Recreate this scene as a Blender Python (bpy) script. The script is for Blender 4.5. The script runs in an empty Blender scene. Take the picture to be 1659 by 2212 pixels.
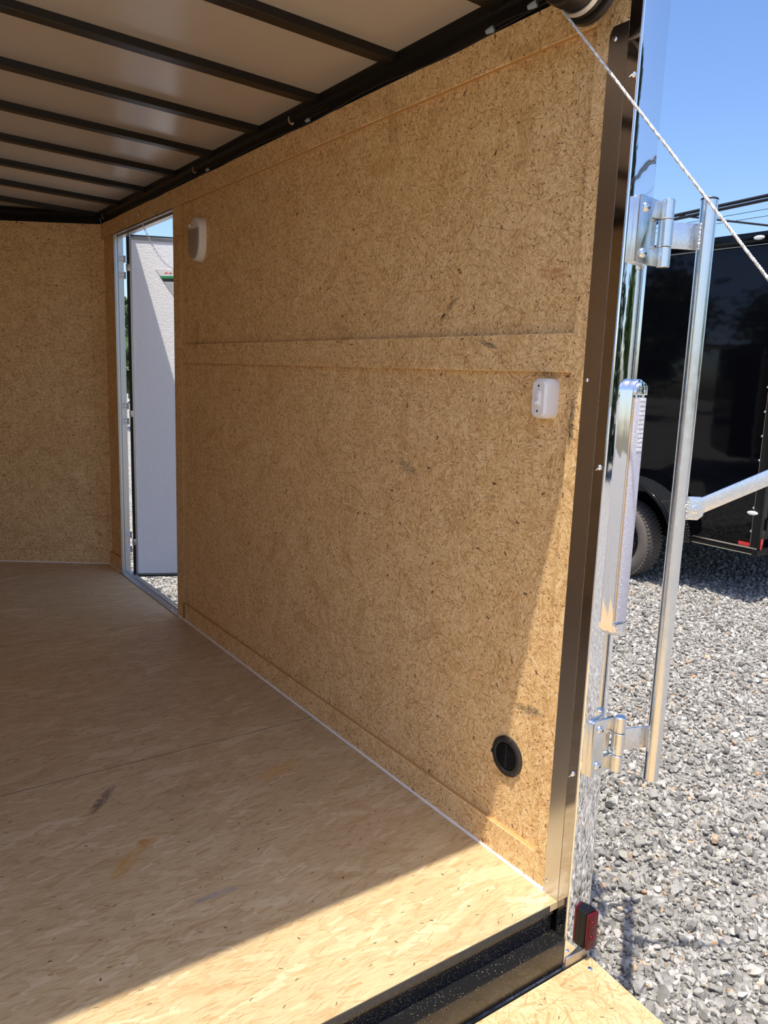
import bpy, bmesh, math, random
import numpy as np
from mathutils import Vector, Matrix

random.seed(7); RNG = np.random.default_rng(11)
scene = bpy.context.scene
COL = scene.collection
PI = math.pi

# ------------------------------------------------------------------ camera
CAM = Vector((-1.26702, -1.05286, 1.17112))
CF = Vector((0.56803156, 0.80411105, -0.17534416))
CR = Vector((0.81978114, -0.57165914, 0.03412787))
CU = Vector((0.07279449, 0.16312954, 0.9839155))
FPX, IW, IH = 1676.642, 1659, 2212
cd = bpy.data.cameras.new('camera')
cd.sensor_fit = 'HORIZONTAL'; cd.sensor_width = 36.0; cd.lens = 36.0*FPX/IW
cd.clip_start = 0.02; cd.clip_end = 500
cam = bpy.data.objects.new('camera', cd); COL.objects.link(cam)
cam.matrix_world = Matrix(((CR.x, CU.x, -CF.x, CAM.x), (CR.y, CU.y, -CF.y, CAM.y), (CR.z, CU.z, -CF.z, CAM.z), (0, 0, 0, 1)))
scene.camera = cam

# ------------------------------------------------------------------ sky, sun, exposure
SUN_DIR = Vector((0.243, 0.178, -1.0)).normalized()      # direction the light travels
SUN_STRENGTH = 1.95
SKY_STRENGTH = 0.097
EXPOSURE = 1.48
sl = bpy.data.lights.new('sun', 'SUN'); sl.energy = SUN_STRENGTH; sl.angle = math.radians(0.6); sl.color = (1.0, 0.93, 0.80)
so = bpy.data.objects.new('sun', sl); COL.objects.link(so)
so.rotation_euler = SUN_DIR.to_track_quat('-Z', 'Y').to_euler(); so.location = (-3, -3, 12)
w = bpy.data.worlds.new('sky'); scene.world = w; w.use_nodes = True
wn = w.node_tree; wn.nodes.clear()
sky = wn.nodes.new('ShaderNodeTexSky'); sky.sky_type = 'NISHITA'; sky.sun_disc = False
sky.sun_elevation = math.asin(-SUN_DIR.z); sky.sun_rotation = math.atan2(-SUN_DIR.x, -SUN_DIR.y)
sky.altitude = 600; sky.air_density = 1.0; sky.dust_density = 3.4; sky.ozone_density = 1.6
bg = wn.nodes.new('ShaderNodeBackground'); bg.inputs['Strength'].default_value = SKY_STRENGTH
wo = wn.nodes.new('ShaderNodeOutputWorld')
hs = wn.nodes.new('ShaderNodeHueSaturation'); hs.inputs['Saturation'].default_value = 1.22; hs.inputs['Value'].default_value = 0.93; hs.inputs['Hue'].default_value = 0.507
wn.links.new(sky.outputs[0], hs.inputs['Color']); wn.links.new(hs.outputs[0], bg.inputs[0]); wn.links.new(bg.outputs[0], wo.inputs[0])
scene.cycles.adaptive_threshold = 0.05; scene.cycles.max_bounces = 12; scene.cycles.diffuse_bounces = 8      # deep interior: let the daylight carry on bouncing
vs = scene.view_settings
vs.view_transform = 'Standard'; vs.look = 'None'; vs.exposure = EXPOSURE; vs.gamma = 1.0; vs.use_curve_mapping = False

# ------------------------------------------------------------------ node helpers
class G:
    def __init__(s, name):
        s.m = bpy.data.materials.new(name); s.m.use_nodes = True
        s.t = s.m.node_tree; s.t.nodes.clear()
        s.out = s.t.nodes.new('ShaderNodeOutputMaterial')
        s.b = s.t.nodes.new('ShaderNodeBsdfPrincipled'); s.t.links.new(s.b.outputs[0], s.out.inputs[0])
    def n(s, t, **k):
        x = s.t.nodes.new(t)
        for a, b in k.items(): setattr(x, a, b)
        return x
    def put(s, sock, v):
        if isinstance(v, bpy.types.NodeSocket): s.t.links.new(v, sock)
        elif v is not None: sock.default_value = v
    def math(s, op, a, b=None, c=None, clamp=False):
        x = s.n('ShaderNodeMath', operation=op, use_clamp=clamp)
        s.put(x.inputs[0], a)
        if b is not None: s.put(x.inputs[1], b)
        if c is not None: s.put(x.inputs[2], c)
        return x.outputs[0]
    def vm(s, op, a, b=None):
        x = s.n('ShaderNodeVectorMath', operation=op); s.put(x.inputs[0], a)
        if b is not None: s.put(x.inputs[1], b)
        return x.outputs[0]
    def sep(s, v):
        x = s.n('ShaderNodeSeparateXYZ'); s.put(x.inputs[0], v); return x.outputs
    def comb(s, a, b, c=0.0):
        x = s.n('ShaderNodeCombineXYZ')
        for i, v in enumerate((a, b, c)): s.put(x.inputs[i], v)
        return x.outputs[0]
    def ramp(s, f, stops, interp='LINEAR'):
        x = s.n('ShaderNodeValToRGB'); x.color_ramp.interpolation = interp
        e = x.color_ramp.elements
        while len(e) < len(stops): e.new(0.5)
        for i, (p, c) in enumerate(stops):
            e[i].position = p; e[i].color = (*c, 1) if len(c) == 3 else c
        s.put(x.inputs[0], f); return x.outputs[0]
    def mix(s, f, a, b, blend='MIX'):
        x = s.n('ShaderNodeMix', data_type='RGBA', blend_type=blend)
        s.put(x.inputs[0], f)
        for i, v in ((6, a), (7, b)):
            if isinstance(v, tuple) and len(v) == 3: v = (*v, 1)
            s.put(x.inputs[i], v)
        return x.outputs[2]
    def noise(s, v, scale, detail=3, rough=0.55, dim='3D'):
        x = s.n('ShaderNodeTexNoise', noise_dimensions=dim); s.put(x.inputs['Vector'], v)
        x.inputs['Scale'].default_value = scale; x.inputs['Detail'].default_value = detail; x.inputs['Roughness'].default_value = rough
        return x.outputs[0]
    def mr(s, v, a, b, c, d):
        x = s.n('ShaderNodeMapRange'); s.put(x.inputs[0], v)
        for i, q in enumerate((a, b, c, d)): s.put(x.inputs[i+1], q)
        return x.outputs[0]
    def pos(s): return s.n('ShaderNodeNewGeometry').outputs['Position']
    def objc(s): return s.n('ShaderNodeTexCoord').outputs['Object']
    def bump(s, h, strength, dist):
        x = s.n('ShaderNodeBump'); s.put(x.inputs['Height'], h); x.inputs['Strength'].default_value = strength; x.inputs['Distance'].default_value = dist
        s.t.links.new(x.outputs[0], s.b.inputs['Normal'])
    def set(s, **k):
        for a, b in k.items():
            nm = a.replace('_', ' ')
            if isinstance(b, tuple) and len(b) == 3: b = (*b, 1)
            s.put(s.b.inputs[nm], b)
        return s

def simple(name, col, rough=0.5, metal=0.0, spec=0.5, coat=0.0, noise=0.0, nscale=30, bump=0.0, bdist=0.001, bscale=120):
    g = G(name); c = (*col, 1)
    if noise:
        f = g.noise(g.pos(), nscale, 4)
        c = g.mix(f, tuple(max(0, x*(1-noise)) for x in col), tuple(min(1, x*(1+noise)) for x in col))
    g.set(Base_Color=c, Roughness=rough, Metallic=metal)
    g.b.inputs['Specular IOR Level'].default_value = spec
    g.b.inputs['Coat Weight'].default_value = coat
    if bump: g.bump(g.noise(g.pos(), bscale, 3), bump, bdist)
    return g.m

def osb(name, plane, base, layers, specks, grain=(1.0, 1.0), stains=(), rough=0.62, tint=0.0):
    """oriented strand board: layered rectangular flakes, each with its own turn, tone and grain"""
    g = G(name); p = g.sep(g.pos())
    ax = {'x': 0, 'y': 1, 'z': 2}
    uv = g.comb(p[ax[plane[0]]], p[ax[plane[1]]], 0.0)
    broad = g.noise(uv, 3.0, 1, 0.6, '2D')
    fine = g.noise(g.vm('MULTIPLY', uv, (90*grain[0], 90*grain[1], 0)), 1.0, 2, 0.65, '2D')
    if grain == (1.0, 1.0):                       # strands lie every way: each small patch has its own grain direction
        f2 = []
        for j, (cs, ln, wd) in enumerate(((16, 38, 620), (38, 70, 900))):
            u2 = g.vm('ADD', uv, (7.7*(j+1), 4.1*(j+1), 0))
            v = g.n('ShaderNodeTexVoronoi', voronoi_dimensions='2D', feature='F1'); v.inputs['Scale'].default_value = cs; g.put(v.inputs['Vector'], u2)
            r = g.sep(v.outputs['Color'])
            rot = g.n('ShaderNodeVectorRotate', rotation_type='Z_AXIS'); g.put(rot.inputs['Vector'], u2); g.put(rot.inputs['Angle'], g.math('MULTIPLY', r[0], 2*PI))
            st = g.noise(g.vm('ADD', g.vm('MULTIPLY', rot.outputs[0], (ln, wd, 0)), g.comb(g.math('MULTIPLY', r[1], 60.0), g.math('MULTIPLY', r[2], 60.0))), 1.0, 1, 0.6, '2D')
            f2.append(g.math('ADD', st, g.math('MULTIPLY', g.math('SUBTRACT', r[1], .5), .09)))
        fine = g.math('ADD', g.math('MULTIPLY', fine, .16), g.math('ADD', g.math('MULTIPLY', f2[0], .42), g.math('MULTIPLY', f2[1], .42)))
        c = g.ramp(fine, [(0.34, base[0]), (0.49, base[1]), (0.62, base[2])])
    else:
        c = g.ramp(fine, [(0.25, base[0]), (0.5, base[1]), (0.75, base[2])])
    for i, (sc, a, b, thr, ang0, rng, op, cols) in enumerate(layers + specks):
        u2 = g.vm('ADD', uv, (3.17*(i+1), 1.73*(i+2), 0))
        v = g.n('ShaderNodeTexVoronoi', voronoi_dimensions='2D', feature='F1'); v.inputs['Scale'].default_value = sc; v.inputs['Randomness'].default_value = 1.0
        g.put(v.inputs['Vector'], u2)
        d = g.vm('SUBTRACT', u2, v.outputs['Position'])
        r = g.sep(v.outputs['Color'])
        rot = g.n('ShaderNodeVectorRotate', rotation_type='Z_AXIS'); g.put(rot.inputs['Vector'], d)
        g.put(rot.inputs['Angle'], g.math('MULTIPLY_ADD', g.math('SUBTRACT', r[0], 0.5), rng, ang0))
        q = g.sep(rot.outputs[0])
        # ragged ends
        sx = g.math('DIVIDE', g.math('ABSOLUTE', q[0]), a)
        if b > .006:
            jag = g.noise(g.comb(g.math('MULTIPLY', q[1], 3.0/b), r[1]), 1.0, 1, .5, '2D')
            sx = g.math('ADD', sx, g.math('MULTIPLY', jag, 0.35))
        sy = g.math('DIVIDE', g.math('ABSOLUTE', q[1]), b)
        m = g.mr(g.math('MAXIMUM', sx, sy), 0.85, 1.05, 1.0, 0.0)
        m = g.math('MULTIPLY', m, g.math('GREATER_THAN', r[1], thr))
        tone = r[2]
        if b > .006 and i < len(layers):
            gr = g.noise(g.comb(g.math('MULTIPLY', q[0], 25.0), g.math('MULTIPLY_ADD', q[1], min(900.0, max(330.0, 8.0/b)), g.math('MULTIPLY', r[1], 50.0))), 1.0, 1, .5, '2D')
            tone = g.math('ADD', g.math('MULTIPLY', r[2], 0.75), g.math('MULTIPLY', gr, 0.5))
        fc = g.ramp(tone, [(0.18 + 0.85*k/(len(cols)-1), cc) for k, cc in enumerate(cols)])
        c = g.mix(g.math('MULTIPLY', m, op), c, fc)
    # broad unevenness of the board's own tone
    c = g.mix(0.35, c, g.mix(broad, (0.42, 0.40, 0.38), (0.62, 0.60, 0.58)), 'OVERLAY')
    for (u, vv, a, b, ang, col, op, ns) in stains:
        d = g.vm('SUBTRACT', uv, (u, vv, 0))
        rot = g.n('ShaderNodeVectorRotate', rotation_type='Z_AXIS'); g.put(rot.inputs['Vector'], d); rot.inputs['Angle'].default_value = -ang
        q = g.sep(rot.outputs[0])
        e = g.math('ADD', g.math('POWER', g.math('DIVIDE', q[0], a), 2.0), g.math('POWER', g.math('DIVIDE', q[1], b), 2.0))
        nz = g.noise(g.comb(g.math('MULTIPLY', q[0], ns*0.3), g.math('MULTIPLY', q[1], ns)), 1.0, 4, 0.7, '2D')
        m = g.math('MULTIPLY', g.mr(e, 0.3, 1.1, 1.0, 0.0), g.mr(nz, 0.35, 0.6, 0.0, op), clamp=True)
        c = g.mix(m, c, col)
    g.set(Base_Color=c, Roughness=rough); g.b.inputs['Specular IOR Level'].default_value = 0.3
    return g.m

A2 = 2*PI
W1, W2, W3, W4 = (0.44, 0.25, 0.10), (0.80, 0.53, 0.245), (0.94, 0.70, 0.39), (0.98, 0.82, 0.55)
def wall_layers(ang0=0.0, rng=A2):
    return [(5, .085, .022, .45, ang0, rng, .42, (W1, (.66, .38, .15), W2, W3)),
            (30, .024, .0028, .30, ang0, rng, .45, (W1, W2, W3, W4)),
            (70, .013, .0013, .20, ang0, rng, .55, ((.36, .19, .07), W2, W3, W4)),
            (9, .075, .0011, .40, ang0, rng, .50, ((.34, .17, .055), (.52, .28, .11))),
            (70, .010, .0010, .40, ang0, rng, .60, ((.34, .17, .055), (.56, .31, .12)))]
wall_specks = [(44, .0044, .0011, .70, 0, A2, .85, ((.06, .030, .016), (.20, .09, .04))),
               (30, .0019, .0015, .58, 0, A2, .92, ((.030, .016, .012), (.09, .04, .025))),
               (12, .0060, .0028, .84, 0, A2, .85, ((.09, .035, .02), (.24, .08, .035)))]
wbase = ((0.40, .22, .085), (.80, .525, .235), (.96, .73, .42))
M = {}
M['osb_wall'] = osb('osb_wall', 'yz', wbase, wall_layers(), wall_specks,
    stains=[(0.068, 1.08, .060, .011, PI/2, (.07, .05, .03), 1.0, 200), (0.530, 1.318, .016, .007, -.72, (.03, .02, .012), 1.0, 60), (0.500, 1.345, .030, .008, -.72, (.24, .17, .10), .9, 90),
            (0.145, .405, .050, .014, -.15, (.20, .16, .10), 1.0, 200), (0.66, .92, .06, .02, .30, (.30, .22, .14), .8, 160), (.34, 1.247, .035, .007, .25, (.16, .13, .09), 1.0, 160), (.16, 1.395, .05, .014, .05, (.50, .22, .09), .8, 70), (.95, .60, .05, .015, .6, (.45, .22, .08), .7, 90)])
M['osb_front'] = osb('osb_front', 'xz', wbase, wall_layers(), wall_specks)
F1, F2, F3, F4 = (.39, .27, .135), (.54, .41, .235), (.62, .49, .295), (.72, .60, .41)
fl_layers = [(7, .11, .022, .25, 0.0, 1.0, .55, (F1, F2, F3, F4)),
             (14, .07, .010, .15, 0.05, 1.1, .55, (F1, F2, F3, F4)),
             (26, .045, .0045, .10, -.05, .9, .55, ((.44, .28, .13), F2, F3, F4)),
             (48, .026, .0014, .15, 0.0, 1.2, .55, ((.36, .21, .085), F2, F3))]
fl_specks = [(22, .0048, .0009, .76, 0, 1.6, .9, ((.03, .016, .010), (.09, .045, .025))),
             (9, .0040, .0020, .80, 0, A2, .85, ((.05, .025, .018), (.16, .06, .03)))]
M['osb_floor'] = osb('osb_floor', 'xy', (F1, F2, F3), fl_layers, fl_specks, grain=(0.25, 4.2), rough=0.5,
    stains=[(-.750, .963, .080, .017, .89, (.11, .09, .08), 1.0, 160), (-.775, .655, .075, .022, .78, (.50, .29, .07), .8, 40), (-.710, .712, .030, .022, .2, (.48, .23, .05), .85, 50),
            (-.64, .434, .065, .012, .0, (.32, .30, .28), .9, 110), (-.26, .86, .09, .03, .3, (.58, .33, .10), .6, 60)])
R1, R2, R3 = (.34, .20, .075), (.56, .40, .205), (.68, .52, .30)
M['osb_ramp'] = osb('osb_ramp', 'xy', ((.40, .255, .11), (.58, .415, .215), (.70, .54, .32)), [
             (5, .11, .026, .25, 0.3, 2.6, .50, (R1, R2, R3, (.76, .62, .40))), (11, .07, .012, .3, -.4, 2.8, .5, (R1, R2, R3)),
             (30, .035, .004, .3, 0, A2, .5, (R1, R2, R3)), (14, .06, .0014, .3, 0, A2, .6, ((.32, .18, .065), (.46, .29, .13))), (50, .022, .0010, .4, 0, A2, .6, ((.28, .15, .05), (.42, .26, .11)))], fl_specks)
M['osb_edge_shaded'] = simple('osb_edge_shaded', (.52, .31, .12), .8, noise=.35, nscale=180, bump=.5, bscale=300)

def brushed(name, col, rough, vec, bs=0.04):
    g = G(name); v = g.vm('MULTIPLY', g.pos(), vec)
    n = g.noise(v, 1.0, 3)
    g.set(Base_Color=g.mix(n, tuple(x*.95 for x in col), tuple(min(1, x*1.03) for x in col)), Metallic=1.0, Roughness=g.mr(n, .3, .7, rough*.92, rough*1.1))
    g.bump(n, bs, .0004); return g.m
def dusty(name, col, rough):
    """polished or painted surface with small pale flecks of sawdust lying on it"""
    g = G(name); v = g.n('ShaderNodeTexVoronoi', feature='F1'); v.inputs['Scale'].default_value = 480; g.put(v.inputs['Vector'], g.pos())
    r = g.sep(v.outputs['Color']); dens = g.noise(g.pos(), 14, 3)
    m = g.math('MULTIPLY', g.math('LESS_THAN', v.outputs['Distance'], g.math('MULTIPLY', r[1], .30)), g.math('GREATER_THAN', g.math('ADD', r[0], dens), 1.27))
    return g, m
M['chrome'] = simple('polished_stainless', (.86, .86, .87), .035, 1.0, bump=.25, bdist=.0020, bscale=7)
g, fl = dusty('polished_inner_return', (.6, .6, .6), .06); g.set(Base_Color=g.mix(fl, (.52, .52, .54), (.85, .72, .5)), Metallic=g.math('SUBTRACT', 1.0, fl), Roughness=.07); M['return'] = g.m
M['brushed'] = brushed('brushed_aluminium', (.60, .61, .64), .24, (900, 900, 6))
M['aluminium'] = brushed('mill_aluminium', (.50, .49, .48), .34, (300, 300, 4))
M['zinc'] = None
g = G('zinc_plated_steel'); n = g.noise(g.pos(), 60, 4); n2 = g.noise(g.vm('MULTIPLY', g.pos(), (250, 250, 12)), 1, 2)
g.set(Base_Color=g.mix(n, (.66, .68, .70), (.86, .86, .83)), Metallic=1.0, Roughness=g.mr(g.math('ADD', n, n2), .7, 1.3, .14, .30)); g.bump(n2, .06, .0005); M['zinc'] = g.m
g = G('galvanised_strap'); v = g.n('ShaderNodeTexVoronoi'); v.inputs['Scale'].default_value = 260; g.put(v.inputs['Vector'], g.pos()); s_ = g.sep(v.outputs['Color'])
g.set(Base_Color=g.mix(s_[0], (.72, .73, .75), (.84, .84, .84)), Metallic=1.0, Roughness=g.mr(s_[1], 0, 1, .26, .36)); M['galv'] = g.m
M['weld'] = simple('weld_bead', (.62, .62, .62), .35, 1.0, noise=.3, nscale=300, bump=1.0, bdist=.003, bscale=260)
M['screw'] = simple('bright_screw', (.85, .85, .85), .15, 1.0)
M['dark_screw'] = simple('dark_screw', (.10, .09, .09), .3, 1.0)
M['edge_paint'] = simple('edge_paint', (.045, .042, .038), .7, noise=.6, nscale=120, bump=.6, bscale=200)
M['black_steel'] = simple('black_painted_steel', (.006, .0055, .0055), .38, 0.0, .3, noise=.3)
g, fl = dusty('black_sill_paint', (.01, .01, .01), .25); g.set(Base_Color=g.mix(fl, (.012, .012, .012), (.75, .60, .38)), Roughness=g.mr(fl, 0, 1, .22, .8)); M['black_sill'] = g.m
M['black_gloss'] = simple('black_gloss_skin', (.002, .002, .003), .05, 0.0, .28, bump=.12, bdist=.006, bscale=3)
M['black_matte'] = simple('black_rubber', (.015, .015, .015), .7)
M['black_plastic'] = simple('black_plastic', (.024, .022, .021), .38, bump=.2, bscale=500)
M['ceiling'] = simple('ceiling_sheet', (.53, .48, .425), .22, 0.0, .6, bump=.10, bdist=.002, bscale=40)
M['bow'] = simple('bow_steel', (.014, .011, .008), .36, 0.0, .4, noise=.3)
M['drum'] = simple('drum_steel', (.05, .042, .036), .30, .6, .5)
M['white_plastic'] = simple('white_plastic', (.82, .80, .78), .38)
M['lens_grey'] = simple('lamp_lens', (.36, .31, .28), .30)
M['caulk'] = simple('caulk', (.88, .85, .84), .55, bump=.4, bscale=60, bdist=.003)
M['door_white'] = simple('door_white', (.92, .92, .93), .45, bump=.6, bdist=.004, bscale=160)
M['rope'] = simple('white_cable', (.88, .86, .82), .42, .65)
M['wire_nut'] = simple('wire_nut_blue', (.30, .38, .45), .4)
M['wire'] = simple('wire_black', (.02, .02, .022), .4)
M['red_lens'] = simple('red_lens', (.085, .0015, .003), .12, 0, .4, coat=.0, bump=.5, bdist=.002, bscale=160)
M['red_bright'] = simple('red_reflector', (.55, .02, .02), .15, 0, .6, coat=.5)
M['amber'] = simple('amber_strip', (.50, .33, .12), .3)
g = G('led_lens'); n = g.noise(g.pos(), 320, 4); v = g.n('ShaderNodeTexVoronoi'); v.inputs['Scale'].default_value = 150; g.put(v.inputs['Vector'], g.pos())
g.set(Base_Color=g.mix(g.mr(n, .35, .65, 0, 1), (.46, .45, .51), (.60, .59, .65)), Roughness=.16); g.b.inputs['Coat Weight'].default_value = .7; g.bump(g.math('ADD', n, v.outputs['Distance']), .22, .0012); M['led_lens'] = g.m
M['rubber'] = simple('tyre_rubber', (.13, .112, .098), .75, noise=.3, nscale=60)
M['rim'] = simple('wheel_black', (.006, .006, .006), .3, 0, .3)
g = G('diamond_plate'); q_ = g.sep(g.pos()); sy_ = g.math('SUBTRACT', g.math('MULTIPLY', q_[1], 1.25), q_[2])
def _w(v, per, ph=0.0): return g.math('SINE', g.math('MULTIPLY_ADD', v, 2*PI/per, ph))
h1 = g.math('MULTIPLY', g.math('ABSOLUTE', _w(q_[0], .060)), g.math('ABSOLUTE', _w(sy_, .060)))
h2 = g.math('MULTIPLY', g.math('ABSOLUTE', _w(q_[0], .060, PI/2)), g.math('ABSOLUTE', _w(sy_, .060, PI/2)))
hh_ = g.mr(g.math('MAXIMUM', h1, h2), .72, .92, 0, 1)
g.set(Base_Color=(.012, .013, .014), Roughness=g.mr(hh_, 0, 1, .35, .15)); g.bump(hh_, 1.0, .006); M['diamond'] = g.m
M['silver_line'] = simple('silver_trim', (.72, .66, .55), .3, 1.0)
M['clear_lamp'] = simple('clear_lamp', (.82, .80, .78), .15, 0, .6, coat=.6, bump=.8, bdist=.003, bscale=140)
M['paper'] = simple('paper_white', (.80, .77, .77), .5)
M['green'] = simple('print_green', (.02, .28, .10), .5)
M['print_grey'] = simple('print_grey', (.48, .50, .50), .5, noise=.3, nscale=80)
M['red_print'] = simple('print_red', (.75, .16, .16), .5)
M['bark'] = simple('bark', (.10, .075, .055), .9, noise=.4, nscale=20)
def leafmat(name, a, b):
    g = G(name); r = g.n('ShaderNodeNewGeometry').outputs['Random Per Island']
    g.set(Base_Color=g.mix(r, a, b), Roughness=.6); return g.m
M['needles'] = leafmat('conifer_needles', (.016, .034, .015), (.050, .085, .035))
M['leaves'] = leafmat('tree_leaves', (.040, .085, .020), (.12, .19, .055))

STONE_STOPS = [(0.0, (.18, .175, .165)), (.22, (.28, .27, .253)), (.45, (.345, .333, .312)), (.70, (.41, .397, .37)), (.90, (.51, .493, .462)), (.968, (.66, .64, .60)), (.98, (.55, .42, .30)), (1.0, (.50, .30, .17))]
def stonemat(name, attr):
    g = G(name)
    r = g.n('ShaderNodeAttribute', attribute_name='tone').outputs['Fac'] if attr else g.n('ShaderNodeObjectInfo').outputs['Random']
    c = g.ramp(r, STONE_STOPS)
    n = g.noise(g.pos(), 160, 5, .7); n2 = g.noise(g.pos(), 45, 3)
    c = g.mix(.55, c, g.mix(n, (.22, .22, .22), (.80, .79, .77)), 'OVERLAY'); c = g.mix(.3, c, g.mix(n2, (.3, .29, .28), (.7, .69, .68)), 'OVERLAY')
    g.set(Base_Color=c, Roughness=.85); g.b.inputs['Specular IOR Level'].default_value = .25; g.bump(n, .6, .004); return g.m
M['gravel'] = stonemat('gravel_mix', True); M['stone'] = stonemat('gravel_single', False)
g = G('ground_gravel'); p_ = g.pos(); v = g.n('ShaderNodeTexVoronoi', feature='F1'); v.inputs['Scale'].default_value = 34; g.put(v.inputs['Vector'], p_)
r_ = g.sep(v.outputs['Color']); n = g.noise(p_, 160, 4)
c = g.mix(.5, g.ramp(r_[0], STONE_STOPS), g.mix(n, (.25, .25, .25), (.75, .74, .72)), 'OVERLAY')
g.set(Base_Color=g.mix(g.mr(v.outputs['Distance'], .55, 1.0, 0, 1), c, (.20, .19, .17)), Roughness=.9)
g.bump(g.math('ADD', g.math('MULTIPLY', v.outputs['Distance'], -1.0), g.math('MULTIPLY', n, .3)), 1.0, .018); M['ground'] = g.m

# ------------------------------------------------------------------ mesh helpers
class MB:
    def __init__(s): s.v = []; s.f = []
    def add(s, v, f):
        k = len(s.v); s.v += [tuple(x) for x in v]; s.f += [tuple(i+k for i in q) for q in f]; return s
    def box(s, x0, x1, y0, y1, z0, z1):
        return s.add([(x0,y0,z0),(x1,y0,z0),(x1,y1,z0),(x0,y1,z0),(x0,y0,z1),(x1,y0,z1),(x1,y1,z1),(x0,y1,z1)],
                     [(0,3,2,1),(4,5,6,7),(0,1,5,4),(1,2,6,5),(2,3,7,6),(3,0,4,7)])
    def prism(s, poly, o, u, v, w):
        """polygon [(a,b)] in axes u,v from o, extruded by vector w"""
        o, u, v, w = Vector(o), Vector(u), Vector(v), Vector(w); n = len(poly)
        p = [o+u*a+v*b for a, b in poly]
        return s.add(p+[q+w for q in p], [tuple(range(n))[::-1], tuple(range(n, 2*n))]+[(i, (i+1) % n, n+(i+1) % n, n+i) for i in range(n)])
    def tube(s, path, r, seg=10, caps=True):
        path = [Vector(p) for p in path]; n = len(path); rs = r if isinstance(r, (list, tuple)) else [r]*n
        up = Vector((0, 0, 1)); prev = None; vs = []
        for i, p in enumerate(path):
            t = (path[min(i+1, n-1)]-path[max(i-1, 0)]).normalized()
            if prev is None:
                a = t.cross(up if abs(t.z) < .95 else Vector((1, 0, 0))).normalized()
            else: a = (prev-t*prev.dot(t)).normalized()
            prev = a; b = t.cross(a)
            vs += [p+(a*math.cos(q)+b*math.sin(q))*rs[i] for q in (2*PI*k/seg for k in range(seg))]
        f = [(i*seg+k, i*seg+(k+1) % seg, (i+1)*seg+(k+1) % seg, (i+1)*seg+k) for i in range(n-1) for k in range(seg)]
        if caps: f += [tuple(range(seg))[::-1], tuple((n-1)*seg+k for k in range(seg))]
        return s.add(vs, f)
    def lathe(s, prof, o, axis, seg=32, closed=False, ang=(0, 2*PI)):
        """profile [(r, h)] turned about axis through o"""
        o, ax = Vector(o), Vector(axis).normalized()
        a = ax.cross(Vector((0, 0, 1)) if abs(ax.z) < .9 else Vector((1, 0, 0))).normalized(); b = ax.cross(a)
        full = abs(ang[1]-ang[0]-2*PI) < 1e-6; m = seg if full else seg+1; n = len(prof); vs = []
        for k in range(m):
            q = ang[0]+(ang[1]-ang[0])*k/seg
            vs += [o+(a*math.cos(q)+b*math.sin(q))*r+ax*h for r, h in prof]
        f = []
        for k in range(seg):
            k2 = (k+1) % m
            for i in range(n-1+(1 if closed else 0)):
                j = (i+1) % n; f.append((k*n+i, k*n+j, k2*n+j, k2*n+i))
        return s.add(vs, f)
    def dome(s, o, n, r, h, seg=14):
        return s.lathe([(r, 0), (r*.96, h*.35), (r*.78, h*.72), (r*.45, h*.94), (0.0001, h)], o, n, seg)
    def mesh(s, name, mat, smooth=True, bevel=0.0, bseg=2):
        me = bpy.data.meshes.new(name); me.from_pydata([tuple(x) for x in s.v], [], s.f)
        bm = bmesh.new(); bm.from_mesh(me)
        bmesh.ops.remove_doubles(bm, verts=bm.verts, dist=1e-6); bmesh.ops.recalc_face_normals(bm, faces=bm.faces)
        if bevel:
            ed = [e for e in bm.edges if len(e.link_faces) == 2 and e.calc_face_angle(0) > .6]
            bmesh.ops.bevel(bm, geom=ed, offset=bevel, segments=bseg, profile=.6, affect='EDGES')
        bm.to_mesh(me); bm.free()
        me.materials.append(M[mat] if isinstance(mat, str) else mat)
        if smooth:
            me.shade_smooth(); me.set_sharp_from_angle(angle=math.radians(38))
        return me
    def build(s, name, mat, parent=None, **k): return link(name, s.mesh(name, mat, **k), parent)

def link(name, me, parent=None):
    o = bpy.data.objects.new(name, me); COL.objects.link(o)
    if parent is not None:
        o.parent = parent; o.matrix_parent_inverse = Matrix.Translation(-root_loc(parent))
    return o
def root_loc(o):
    p = Vector((0, 0, 0))
    while o is not None and o.type == 'EMPTY': p += o.location; o = o.parent
    return p
def sub(name, me, parent):                 # child of a mesh part already in world space
    o = bpy.data.objects.new(name, me); COL.objects.link(o); o.parent = parent
    return o
def tag(o, label=None, cat=None, group=None, kind=None):
    for k, v in (('label', label), ('category', cat), ('group', group), ('kind', kind)):
        if v: o[k] = v
    return o
def thing(name, loc, label, cat, group=None):
    o = bpy.data.objects.new(name, None); COL.objects.link(o); o.location = loc; o.empty_display_size = .05
    return tag(o, label, cat, group)
def struct(name, loc, label, cat):
    o = bpy.data.objects.new(name, None); COL.objects.link(o); o.location = loc; o.empty_display_size = .05
    return tag(o, label, cat, None, 'structure')

# ------------------------------------------------------------------ the trailer shell
HT = 1.93; YC = 3.551; XL = -2.03; GZ = -0.45
YD0, YD1, ZD = 2.42, 3.318, 1.852                 # side doorway
VD = Vector((-.838, .546, 0)); VN = Vector((.546, .838, 0))     # nose wall direction, outward normal
PANEL = .014                                       # panels lie this far behind the battens' faces

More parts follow.
